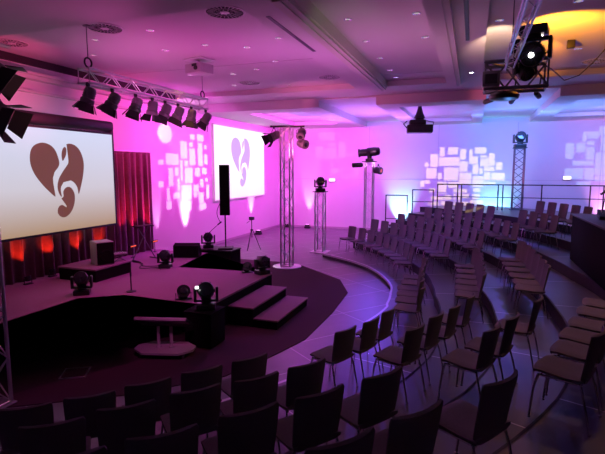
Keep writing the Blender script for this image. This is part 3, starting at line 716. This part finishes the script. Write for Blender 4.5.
for lab, p in (('small dark square speaker on the amber-lit ceiling', (1.78, 11.2, 5.64)),):
    t = thing('ceiling_speaker', lab, 'speaker', p); bm = BM(); bbox(bm, -.07, .07, -.05, .05, -.08, .08, .01); obj('cabinet', bm, M['black'], t)
bm = BM(); pts = [(2.35, 11.0, 5.45), (2.2, 11.2, 5.25), (2.0, 11.4, 5.05), (1.75, 11.5, 4.98), (1.3, 10.0, 4.95), (1.08, 8.9, 4.80)]
tube(bm, [(2.36, 11.0, 5.72)]+pts, .012, 6); o = obj('hanging_cable', bm, M['black']); tag(o, 'black cable sagging from the ceiling to the overhead cross truss', 'cable')
# ------------------------------------------------------------------ ceiling: diffusers, downlights
def vent(x, y, label, r=.31):
    t = thing('ceiling_diffuser', label, 'air vent', (x, y, 5.718), group='round ceiling diffusers')
    bm = BM(); lathe(bm, [(r, 0), (r, -.012), (r-.03, -.014), (r-.03, 0)], 36, cap=False); obj('rim', bm, M['vent'], t)
    bm = BM(); lathe(bm, [(r-.03, -.003), (.001, -.003)], 36, cap=False); obj('backing', bm, M['ventdark'], t)
    bm = BM()
    for ring, n in ((r*.36, 10), (r*.72, 24)):
        for k in range(n):
            a = 2*PI*k/n; box(bm, ring*.78, ring*1.2, -.0055, .0055, -.012, -.003, Matrix.Rotation(a, 4, 'Z'))
    lathe(bm, [(r*.54, -.012), (r*.54, -.003), (r*.49, -.003), (r*.49, -.012)], 32, cap=False); lathe(bm, [(r*.24, -.003), (r*.24, -.014), (.001, -.016)], 24, cap=False)
    obj('slot_fins', bm, M['vent'], t)
    return t
vent(-6.54, 7.34, 'round slotted ceiling diffuser above the near end of the spotlight truss', .33)
vent(-4.0, 7.3, 'round slotted ceiling diffuser at the top of the view, pale-rimmed', .34)
vent(-9.1, 7.5, 'round slotted ceiling diffuser at the upper left edge', .32)
vent(-3.92, 13.2, 'round slotted ceiling diffuser near the far corner of the coffer, left of the beam', .33)
vent(-6.46, 13.25, 'round slotted ceiling diffuser beyond the ceiling projector', .33)
vent(2.72, 13.5, 'round slotted ceiling diffuser at the right edge on the amber-lit side', .33)
def downlight(x, y, z, label, glow=None):
    t = thing('ceiling_downlight', label, 'ceiling light', (x, y, z), group='small recessed ceiling lights')
    bm = BM(); lathe(bm, [(.075, .0), (.075, -.008), (.055, -.010), (.045, 0)], 20, cap=False); obj('trim_ring', bm, M['chrome'], t)
    bm = BM(); lathe(bm, [(.05, -.002), (.02, -.012), (.001, -.014)], 16, cap=False); obj('bulb', bm, glow or M['bulb'], t)
M['bulb'] = emit('dim_bulb', (1, .85, .9), .5)
white = emit('bright_bulb', (1, .97, 1), 30)
DL = [(-5.42, 9.0), (-5.42, 11.54), (-6.47, 9.08), (-5.83, 7.73), (-3.75, 9.03), (-4.66, 9.46), (-4.59, 10.87), (-7.08, 13.42), (-5.44, 13.9), (-7.49, 11.62), (-8.3, 8.9), (-7.3, 7.9), (-6.3, 11.9),
      (-2.16, 8.36), (-2.16, 9.85), (-2.16, 11.4), (-2.16, 12.84), (-2.16, 13.9), (-.99, 8.44), (-.99, 9.96), (.34, 9.3), (1.45, 8.7), (2.05, 12.0)]
rowc = {}
for i, (x, y) in enumerate(DL):
    if x < -3.6: reg = 'in the left coffer'
    elif x < -.8: reg = 'in the middle coffer, %s column' % ('left' if x < -2 else 'right')
    else: reg = 'in the amber-lit coffer at the right'
    rowc[reg] = rowc.get(reg, 0)+1
    near_ = {0: 'just left of the ceiling centre line', 1: 'beyond the pale-rimmed diffuser', 2: 'before the ceiling projector', 3: 'between the two nearest diffusers', 4: 'beside the long air slot', 5: 'right of the ceiling projector', 6: 'halfway towards the far right diffuser', 7: 'at the far left corner', 8: 'close to the far cross beam', 9: 'over the far end of the truss', 10: 'above the big screen', 11: 'above the near hoist ring', 12: 'just behind the ceiling projector'}.get(i, '%s from the viewer' % ORD[min(11, rowc[reg]-1)])
    downlight(x, y, 5.72, 'small recessed ceiling light %s, %s' % (reg, near_))
downlight(-.13, 13.1, 5.57, 'brightly shining white ceiling light in the narrow soffit', white)
t = thing('exit_light', 'small glowing white rectangular sign on the back wall at the left', 'sign', (-6.93, 23.93, 2.58))
bm = BM(); bbox(bm, -.17, .17, -.03, .06, -.08, .08, .008); obj('case', bm, M['white'], t); bm = BM(); box(bm, -.155, .155, -.033, -.031, -.065, .065); obj('glowing_face', bm, emit('sign_glow', (1, .98, .85), 2.2), t, smooth=False)
dup(t, (4.0, 23.93, 2.75), 0, 'small glowing white rectangular sign on the back wall at the right')
# ------------------------------------------------------------------ railings behind the far seats
def railing(label, x0, x1, y, z0, top, posts, bm_extra=None):
    t = thing('guard_rail', label, 'railing', (x0, y, z0))
    L = x1-x0; h = top-z0
    bm = BM(); tube(bm, [(0, 0, h), (L, 0, h)], .024, 10); obj('top_rail', bm, M['black'], t)
    bm = BM(); tube(bm, [(0, 0, h*.5), (L, 0, h*.5)], .016, 8); obj('middle_rail', bm, M['black'], t)
    for p in posts:
        bm = BM(); tube(bm, [(p-x0, 0, 0), (p-x0, 0, h)], .024, 8); obj('post', bm, M['black'], t)
    return t
railing('lowest black guard rail at the left end behind the far seats', -3.5, -2.55, 20.4, 0.0, 2.02, (-3.48, -2.57))
railing('middle black guard rail, second step behind the far seats', -2.40, -1.5, 20.6, 1.25, 2.26, (-2.38, -1.52))
railing('long black guard rail behind the last row of far seats', -1.38, 6.5, 20.8, 1.472, 2.50, (-1.36, -.55, -.40, 1.02, 1.2, 2.62, 3.95+.35, 4.75, 6.2))
# ------------------------------------------------------------------ control desk at the right
dk = thing('control_desk', 'tall black cloth-covered control desk at the right edge', 'desk', (0, 0, 0))
bm = BM(); bbox(bm, 2.22, 3.40, 9.1, 12.3, FL[4]+.003, 2.06, .02); obj('cloth_cover', bm, M['cloth'], dk)
bm = BM(); bbox(bm, 2.19, 3.43, 9.07, 12.33, 2.06, 2.10, .01); obj('desk_top', bm, M['black'], dk)
cn = thing('mixing_console', 'dark mixing console on top of the black control desk', 'mixing console', (2.95, 11.2, 2.102), R(-8))
bm = BM(); prism(bm, [(-.35, 0), (.35, 0), (.35, .16), (-.35, .07)], -.45, .45, Matrix(((0, 0, 1, 0), (1, 0, 0, 0), (0, 1, 0, 0), (0, 0, 0, 1)))); obj('body', bm, M['black'], cn, smooth=False)
bm = BM()
for i in range(12):
    bbox(bm, -.40+.07*i, -.385+.07*i, -.2, -.17, .10, .125, .002)
    for j in range(2): lathe(bm, [(.012, .12+.03*j), (.010, .15+.03*j)], 8, T(-.39+.07*i, .05+.1*j, 0))
obj('controls', bm, M['grey'], cn)
ml = thing('desk_microphone', 'gooseneck microphone leaning over the black control desk', 'microphone', (2.62, 11.5, 2.102))
bm = BM(); lathe(bm, [(.07, 0), (.07, .02), (.02, .04)], 16); obj('base', bm, M['black'], ml)
bm = BM(); tube(bm, [(0, 0, .03), (.02, 0, .25), (.05, 0, .50), (.02, 0, .52), (-.06, 0, .50)], .009); obj('stem', bm, M['black'], ml)
bm = BM(); lathe(bm, [(.018, 0), (.024, .06), (.034, .16), (.03, .22), (.01, .25)], 12, T(-.05, 0, .48) @ look((.7, 0, .55))); obj('capsule', bm, M['black'], ml)
lp = thing('desk_lamp', 'small desk lamp arm rising to the right over the control desk', 'lamp', (3.0, 11.75, 2.102))
bm = BM(); lathe(bm, [(.06, 0), (.06, .02)], 14); obj('base', bm, M['black'], lp)
bm = BM(); tube(bm, [(0, 0, .02), (0, 0, .2), (.5, 0, .42)], .008); obj('arm', bm, M['steel'], lp)
bm = BM(); lathe(bm, [(.02, 0), (.04, .10)], 12, T(.48, 0, .41) @ look((1, 0, -.2))); obj('shade', bm, M['black'], lp)
kb = thing('lighting_keypad', 'small tilted lighting keypad with pale keys at the desk edge', 'keypad', (2.75, 10.2, 2.102), R(10))
bm = BM(); prism(bm, [(-.15, 0), (.15, 0), (.15, .10), (-.15, .03)], -.2, .2, Matrix(((0, 0, 1, 0), (1, 0, 0, 0), (0, 1, 0, 0), (0, 0, 0, 1)))); obj('body', bm, M['black'], kb, smooth=False)
bm = BM()
for i in range(6): bbox(bm, -.16+.055*i, -.13+.055*i, -.05, -.02, .075, .085, .002)
obj('keys', bm, M['grey'], kb)
# ------------------------------------------------------------------ wall uplights
MAG = (1.0, .12, .95); PINK = (1.0, .22, .95); LAV = (.55, .35, 1.0); CYAN = (.25, .75, 1.0); BLUE = (.25, .38, 1.0)
def uplight(label, x, y, wx, wy, col, W, size=30, lens=1.0, z=0.0, h=2.4):
    t = thing('floor_uplight', label, 'light', (x, y, z+.002), group='floor uplights along the walls')
    bm = BM(); bbox(bm, -.14, .14, -.12, .12, 0, .10, .015); bbox(bm, -.12, .12, -.08, .08, .10, .20, .02); obj('housing', bm, M['black'], t)
    bm = BM(); box(bm, -.10, .10, -.06, .06, .201, .204); obj('lens', bm, emit('uplight_glow', col, lens), t, smooth=False)
    spot('uplight_beam', (x, y, z+.24), (x+wx, y+wy, z+h), W, col, size, .9, .04)
GY_W, GR_W, GL_W, GF_W = 6500, 3500, 2600, 3500
UP, WW, SW, CW, FW, KW = 1.6, .55, 1.1, 7, .30, .27
BW = 1.5
G_YELLOW = [(-1.53,3.76,-1.3,4.19),(-1.15,3.84,-0.69,4.19),(-0.6,3.59,-0.31,4.09),(-0.18,3.76,-0.03,4.07),(0.06,3.87,0.58,4.17),(-1.96,3.25,-1.6,3.87),(-1.56,3.29,-0.61,3.71),(-0.18,3.4,0.23,3.75),(0.32,3.68,0.63,3.78),(0.7,3.29,0.97,3.88),(-2.24,3.25,-2.04,3.47),(-0.6,3.01,-0.23,3.52),(0.33,3.27,0.69,3.64),(1.02,3.1,1.31,3.46),(-2.14,2.68,-1.65,3.19),(-1.59,2.66,-1.39,2.97),(-1.31,2.59,-0.63,3.22),(-0.0,2.89,0.26,3.36),(0.31,2.91,0.46,3.21),(0.51,3.04,0.96,3.25),(-0.59,2.43,-0.03,2.97),(0.01,2.3,0.51,2.82),(0.52,2.61,0.8,2.99),(0.84,2.61,1.43,2.97),(-2.41,2.27,-2.2,2.58),(-2.18,2.42,-1.94,2.61),(-1.6,1.93,-1.15,2.53),(-1.98,1.95,-1.69,2.21),(-0.84,2.01,-0.19,2.2),(-1.92,1.64,-1.27,1.82),(0.05,2.07,0.38,2.24),(0.05,1.72,0.38,2.02),(-0.4,1.75,-0.1,1.97),(-1.09,2.24,-0.61,2.53),(0.54,2.44,1.05,2.54),(-1.24,1.65,-0.85,1.89),(-0.82,1.66,-0.43,1.96),(-0.05,1.46,0.53,1.67),(-2.0,1.37,-1.48,1.56),(-1.4,1.38,-0.88,1.58),(-0.8,1.4,-0.13,1.59)]
G_LEFT = [(13.85,3.28,14.61,3.68),(14.75,3.51,15.18,4.15),(15.37,4.24,15.71,4.43),(15.86,4.2,16.33,4.46),(15.33,3.96,15.57,4.14),(15.32,3.29,15.72,3.9),(15.89,3.25,16.24,4.13),(16.36,3.9,16.55,4.07),(16.34,3.32,16.6,3.72),(14.96,3.24,15.2,3.44),(14.71,2.72,14.85,3.45),(13.98,2.53,14.26,3.18),(14.36,2.9,14.59,3.18),(14.99,2.62,15.5,3.18),(15.65,2.85,16.03,3.19),(16.16,2.93,16.52,3.19),(14.51,2.36,14.64,2.8),(13.84,2.04,14.03,2.47),(14.22,2.08,14.61,2.3),(14.73,2.0,15.4,2.54),(15.53,2.27,15.9,2.54),(16.02,2.43,16.25,2.76),(16.38,2.64,16.57,2.79),(15.53,2.06,15.78,2.24),(15.87,1.82,16.25,2.23),(16.45,1.97,16.68,2.51),(13.44,3.27,13.73,3.45),(13.4,2.51,13.68,2.71),(14.67,1.66,14.94,1.96),(15.03,1.59,15.38,1.94),(15.93,1.54,16.4,1.79),(13.81,1.72,14.12,2.01)]
G_RIGHT = [(4.51,4.36,4.66,4.78),(4.7,4.46,5.12,4.77),(5.13,4.6,5.49,4.99),(3.88,3.59,4.21,4.29),(4.3,3.88,4.65,4.29),(4.7,4.17,4.99,4.37),(4.69,3.56,5.01,4.11),(5.23,3.92,5.64,4.57),(4.19,3.29,5.01,3.51),(5.06,2.89,5.71,3.87),(3.9,2.69,4.64,3.18),(4.68,2.66,5.05,3.2),(5.09,2.6,5.73,2.83),(4.4,2.42,4.93,2.59)]
G_FAINT = [(-7.69,4.64,-6.82,5.07),(-6.63,3.68,-6.26,4.55),(-6.15,3.36,-5.77,3.95),(-7.39,3.67,-6.72,4.24),(-7.88,3.74,-7.44,4.34),(-6.52,2.59,-5.53,3.18),(-7.05,3.27,-6.38,3.61),(-7.2,4.28,-6.77,4.51),(-7.0,2.68,-6.61,3.18)]
# ------------------------------------------------------------------ pattern projectors: real slotted metal slides in front of small lamps
def gobo(label, name, src, plane, v, rects, W, col, dist=.16, rad=.00012, loc_parent=None):
    """rects are the lit panes on the wall plane (axis plane = v); the slide is cut so that light from src reaches them"""
    src = V(src)
    us = [c for r in rects for c in (r[0], r[2])]; ws = [c for r in rects for c in (r[1], r[3])]
    uc, wc = (min(us)+max(us))/2, (min(ws)+max(ws))/2
    def P(u, w): return V((u, v, w)) if plane == 'Y' else V((v, u, w))
    ctr = P(uc, wc); D = (ctr-src); n = V((0, 1, 0)) if plane == 'Y' else V((-1, 0, 0))
    k = dist/abs(D.dot(n))
    pad = 1.6
    U = sorted(set(us+[min(us)-pad, max(us)+pad])); Wd = sorted(set(ws+[min(ws)-pad, max(ws)+pad]))
    t = thing('pattern_projector', label, 'stage light', src)
    bm = BM(); grid = {}
    def vtx(i, j):
        if (i, j) not in grid: grid[i, j] = bm.verts.new((P(U[i], Wd[j])-src)*k)
        return grid[i, j]
    for i in range(len(U)-1):
        for j in range(len(Wd)-1):
            a, b = (U[i]+U[i+1])/2, (Wd[j]+Wd[j+1])/2
            if any(r[0] < a < r[2] and r[1] < b < r[3] for r in rects): continue
            bm.faces.new((vtx(i, j), vtx(i+1, j), vtx(i+1, j+1), vtx(i, j+1)))
    g = obj('pattern_slide', bm, M['black'], t, smooth=False); g['label'] = 'slotted metal slide'
    d = D.normalized(); mxx = look(d)
    rr = max(.045, .75*max((P(U[0], Wd[0])-ctr).length, (P(U[-1], Wd[-1])-ctr).length)*k)
    bm = BM(); lathe(bm, [(.001, -.13), (rr*.8, -.12), (rr, -.06), (rr, dist+(.14 if plane == 'X' else .04)), (rr*.96, dist+(.14 if plane == 'X' else .04)), (rr*.96, -.05), (.001, -.06)], 20, mxx, cap=False)
    if plane == 'Y': tube(bm, [(0, -.02, rr), (0, -.25, rr+.03), (0, -.44, .24)], .012, 6)
    obj('barrel', bm, M['black'], t)
    half = max(max(us)-min(us), max(ws)-min(ws))/2+pad*.55
    ang = math.degrees(math.atan(half/D.length))*2
    spot('projector_beam', src, ctr, W, col, ang*1.15, .15, rad)
    return t
gobo('slim pattern projector under the overhead truss casting yellow-white panes', 'a', (.62, 9.24, 4.34), 'Y', YB, G_YELLOW, GY_W, (1.0, .80, .03))
gobo('slim pattern projector under the overhead truss casting pale blue panes at the right', 'b', (1.0, 9.24, 4.40), 'Y', YB, G_RIGHT, GR_W, (.45, .80, 1.0))
gobo('slim pattern projector on the medium truss tower casting pink panes on the left wall', 'c', (-4.30, 18.80, 3.30), 'X', XL, G_LEFT, GL_W, (1.0, .62, 1.0))
gobo('slim pattern projector casting faint pink panes behind the short tower', 'd', (.25, 9.24, 4.34), 'Y', YB, G_FAINT, GF_W, (1.0, .35, .85))

uplight('floor uplight at the left wall below the brightest streak', -9.62, 14.92, -.38, 0, (1.0, .50, .98), 650*UP, 34, 2.0, .0)
uplight('floor uplight at the left wall just beyond the curtain', -9.70, 13.24, -.30, 0, (1.0, .45, 1.0), 190*UP, 24, 1.5)
uplight('floor uplight at the far end of the left wall right of the wall screen', -9.62, 20.5, -.38, 0, (1.0, .55, 1.0), 260*UP, 34, 3.0)
uplight('floor uplight at the back wall behind the tall truss tower', -8.22, 23.66, 0, .34, (1.0, .50, 1.0), 240*UP, 32, 3.0)
uplight('floor uplight at the back wall between tower and corner', -9.4, 23.7, 0, .30, (1.0, .30, 1.0), 60*UP, 40, 1.0)
uplight('floor uplight at the back wall glowing cyan behind the lowest rail', -3.3, 23.55, 0, .45, (.25, .85, 1.0), 420*UP, 66, 1.0, h=1.3)
uplight('floor uplight at the back wall glowing cyan behind the long rail', 1.1, 23.5, 0, .5, (.20, .75, 1.0), 500*UP, 74, 1.0, h=1.3)
uplight('floor uplight at the back wall glowing pink at the far right', 5.7, 23.55, 0, .45, (1.0, .30, .80), 420*UP, 66, 1.0, h=1.5)

# wall washes from the room's colour changers
area('wall_wash_magenta', (-6.5, 19.6, 5.1), (-7.9, 24, 2.3), 380*WW, (1.0, .03, .78), 2.6, .5, 150)
area('wall_wash_lavender', (-3.4, 19.8, 5.1), (-3.2, 24, 2.6), 190*WW, (.30, .13, 1.0), 2.4, .5, 150)
area('wall_wash_blue', (1.2, 19.8, 5.1), (1.6, 24, 2.6), 230*WW, (.10, .26, 1.0), 3.2, .5, 150)
area('wall_wash_violet', (5.4, 19.8, 5.1), (5.4, 24, 2.8), 170*WW, (.38, .26, 1.0), 2.4, .5, 150)
area('wall_wash_pink_left', (-6.6, 18.4, 5.0), (-10, 18.6, 2.6), 260*WW, (1.0, .07, .88), 3.0, .5, 150)
area('wall_wash_pink_near', (-7.3, 13.8, 5.0), (-10, 13.9, 2.8), 240*WW, (1.0, .06, .80), 2.0, .5, 150)
spot('wall_spot_red', (-7.1, 10.6, 4.0), (-10, 11.6, 4.5), 420*WW, (1.0, .06, .28), 80, .9, .1)
spot('wall_spot_white', (-6.9, 11.5, 4.3), (-10, 13.84, 4.35), 1900*WW, (1.0, .70, 1.0), 11, .5, .03)

spot('wall_spot_red', (-7.4, 7.8, 4.1), (-10, 7.4, 4.9), 380*WW, (1.0, .10, .28), 90, .9, .1)
# stage wash
for y, c in ((6.9, (1, .08, .42)), (8.2, (1, .07, .50)), (9.7, (.9, .08, .75)), (10.9, (.8, .10, .9))):
    spot('stage_wash', (-6.62, y, 3.95), (-6.9, y+.1, .6), 60*SW, c, 88, .8, .08)
spot('thrust_wash', (-5.0, 13.6, 3.9), (-5.2, 9.0, .6), 200*SW, (.70, .10, .80), 60, .9, .08)
# curtain uplights (red)
for y in (6.9, 7.5, 8.25, 9.15, 9.95):
    spot('curtain_uplight', (-9.0, y+.02, .86 if not 8 < y < 9.4 else .96), (-9.42, y+.02, 1.35), 9*CW, (1.0, .05, .012), 42, .9, .02)
for y in (10.85, 11.3, 11.9):
    spot('curtain_uplight', (-9.05, y, .98), (-9.45, y, 2.2), 26*CW, (1.0, .02, .08), 38, .9, .02)
spot('curtain_violet', (-7.4, 13.6, 2.6), (-9.4, 11.3, 1.4), 30*CW, (.45, .08, .9), 60, .9, .1)

# floor ring and seats: blue-violet, only partly from the heads on the towers
spot('tower_wash_blue', (-3.7, 18.3, 3.9), (-1.2, 9.0, .2), 1900*FW, (.13, .07, 1.0), 46, .9, .12)
spot('tower_wash_violet', (-5.0, 14.2, 3.9), (-2.6, 8.6, .1), 330*FW, (.26, .06, 1.0), 60, .9, .12)
spot('tower_wash_pink', (-5.34, 17.3, 2.9), (-3.6, 14.2, .1), 150*FW, (.60, .06, 1.0), 80, .9, .12)
spot('back_floor_wash', (-8.0, 18.5, 5.0), (-8.0, 18.0, 0), 110*FW, (.42, .06, 1.0), 110, .9, .12)
spot('right_wash_blue', (1.78, 20.8, 4.6), (.9, 11.0, .8), 700*FW, (.16, .10, 1.0), 50, .9, .12)
spot('far_seat_wash', (-1.8, 14.2, 5.0), (-1.2, 17.2, .8), 300*FW, (.24, .11, 1.0), 100, .9, .12)
spot('far_seat_fill', (-2.2, 10.6, 4.9), (-1.0, 16.8, .9), 2000*FW, (.24, .12, 1.0), 64, .9, .12)  # added fill to brighten the far seats, not a tower head
# warm low light on the near seats, from the ceiling over the right side
spot('warm_right', (2.2, 7.4, 5.0), (1.0, 6.9, .8), 330*FW, (1.0, .50, .42), 105, .9, .15)
area('dim_house', (-1.0, 8.2, 5.3), (-1.0, 8.2, 0), 25*FW, (.85, .45, .70), 2.0, 2.0, 160)

# ceiling colour
area('ceiling_magenta', (-6.4, 9.0, 4.1), (-6.0, 9.6, 5.7), 120*KW, (1.0, .10, .62), 3.0, 3.0, 170)
area('ceiling_magenta_mid', (-3.6, 10.0, 3.9), (-3.4, 10.4, 5.7), 95*KW, (.85, .16, .80), 2.5, 2.5, 170)
area('ceiling_right', (-1.2, 9.6, 4.0), (-1.2, 9.8, 5.7), 55*KW, (.85, .35, .62), 2.5, 2.5, 170)
spot('ceiling_green', (-1.0, 6.2, 4.2), (-2.5, 8.5, 5.45), 90*KW, (.55, 1.0, .30), 50, .9, .1)
spot('ceiling_red', (-7.6, 10.6, 4.9), (-9.6, 11.6, 5.3), 70*KW, (1.0, .10, .10), 110, .9, .1)
spot('ceiling_red_back', (-7.7, 11.8, 4.9), (-8.0, 14.8, 5.6), 60*KW, (1.0, .12, .16), 90, .9, .1)
spot('amber_beam', (.95, 9.15, 4.95), (1.45, 9.95, 5.72), 2300*KW, (1.0, .34, .015), 82, .8, .03)
spot('amber_beam', (1.2, 9.9, 5.0), (1.35, 12.0, 5.72), 2400*KW, (1.0, .30, .015), 30, .8, .03)
spot('amber_beam', (.50, 9.0, 4.95), (.30, 10.3, 5.72), 800*KW, (1.0, .62, .40), 44, .8, .03)
spot('truss_white', (.9, 8.2, 5.1), (.66, 6.6, 4.72), 20*KW, (1.0, .85, .75), 60, .9, .03)
spot('truss_amber', (-6.4, 9.7, 5.15), (-6.8, 9.9, 4.66), 60*KW, (1.0, .42, .10), 120, .9, .03)
spot('cross_truss_blue', (.66, 10.2, 3.6), (.66, 8.9, 4.4), 30*KW, (.12, .35, 1.0), 60, .9, .03)
spot('tower_red', (1.3, 19.6, 2.6), (1.78, 21.25, 3.0), 300*KW, (1.0, .08, .22), 60, .9, .05)
spot('soffit_pink', (-.2, 13.6, 4.2), (.9, 16.4, 5.5), 420*KW, (1.0, .12, .25), 46, .9, .05)
area('far_ceiling_violet', (-4.2, 19.5, 3.9), (-4.2, 19.5, 5.5), 110*BW, (.50, .16, 1.0), 5.0, 3.0, 170)
area('far_ceiling_blue', (2.6, 19.5, 3.9), (2.6, 19.5, 5.5), 90*BW, (.16, .30, 1.0), 5.0, 3.0, 170)
spot('far_drop_pink', (-5.0, 12.6, 3.6), (-4.6, 16.0, 5.4), 130*BW, (1.0, .16, .40), 90, .9, .1)
spot('trolley_fill', (-3.2, 4.6, 3.6), (-4.76, 6.4, .3), 130, (1.0, .14, .65), 20, .9, .1)  # added fill so the trolley shows; no lamp hangs here
spot('near_beam_pink', (-5.2, 6.6, 4.2), (-5.6, 5.0, 5.46), 90*KW, (1.0, .14, .62), 110, .9, .1)
spot('truss_lamp_fill', (-4.4, 8.2, 3.6), (-6.6, 8.9, 4.5), 40, (.9, .35, .75), 80, .9, .1)  # added fill on the truss lamp housings, not light from them
spot('left_lamp_fill', (-4.0, 5.2, 3.2), (-5.6, 4.4, 4.2), 45, (1.0, .35, .45), 60, .9, .1)  # added fill so the two left spotlights show their barn doors
spot('carpet_magenta', (-6.5, 7.0, 4.4), (-4.6, 6.0, 0), 60*SW, (1.0, .06, .60), 100, .9, .1)
spot('left_tower_magenta', (-3.4, 6.6, 2.6), (-5.74, 4.16, 1.4), 60*KW, (1.0, .12, .85), 60, .9, .1)
w = bpy.data.worlds.new('world'); bpy.context.scene.world = w; w.use_nodes = True
w.node_tree.nodes['Background'].inputs[0].default_value = (.30, .12, .40, 1); w.node_tree.nodes['Background'].inputs[1].default_value = 0.02
vs = bpy.context.scene.view_settings
vs.view_transform = 'Standard'; vs.look = 'None'; vs.exposure = 0; vs.gamma = 1; vs.use_curve_mapping = False
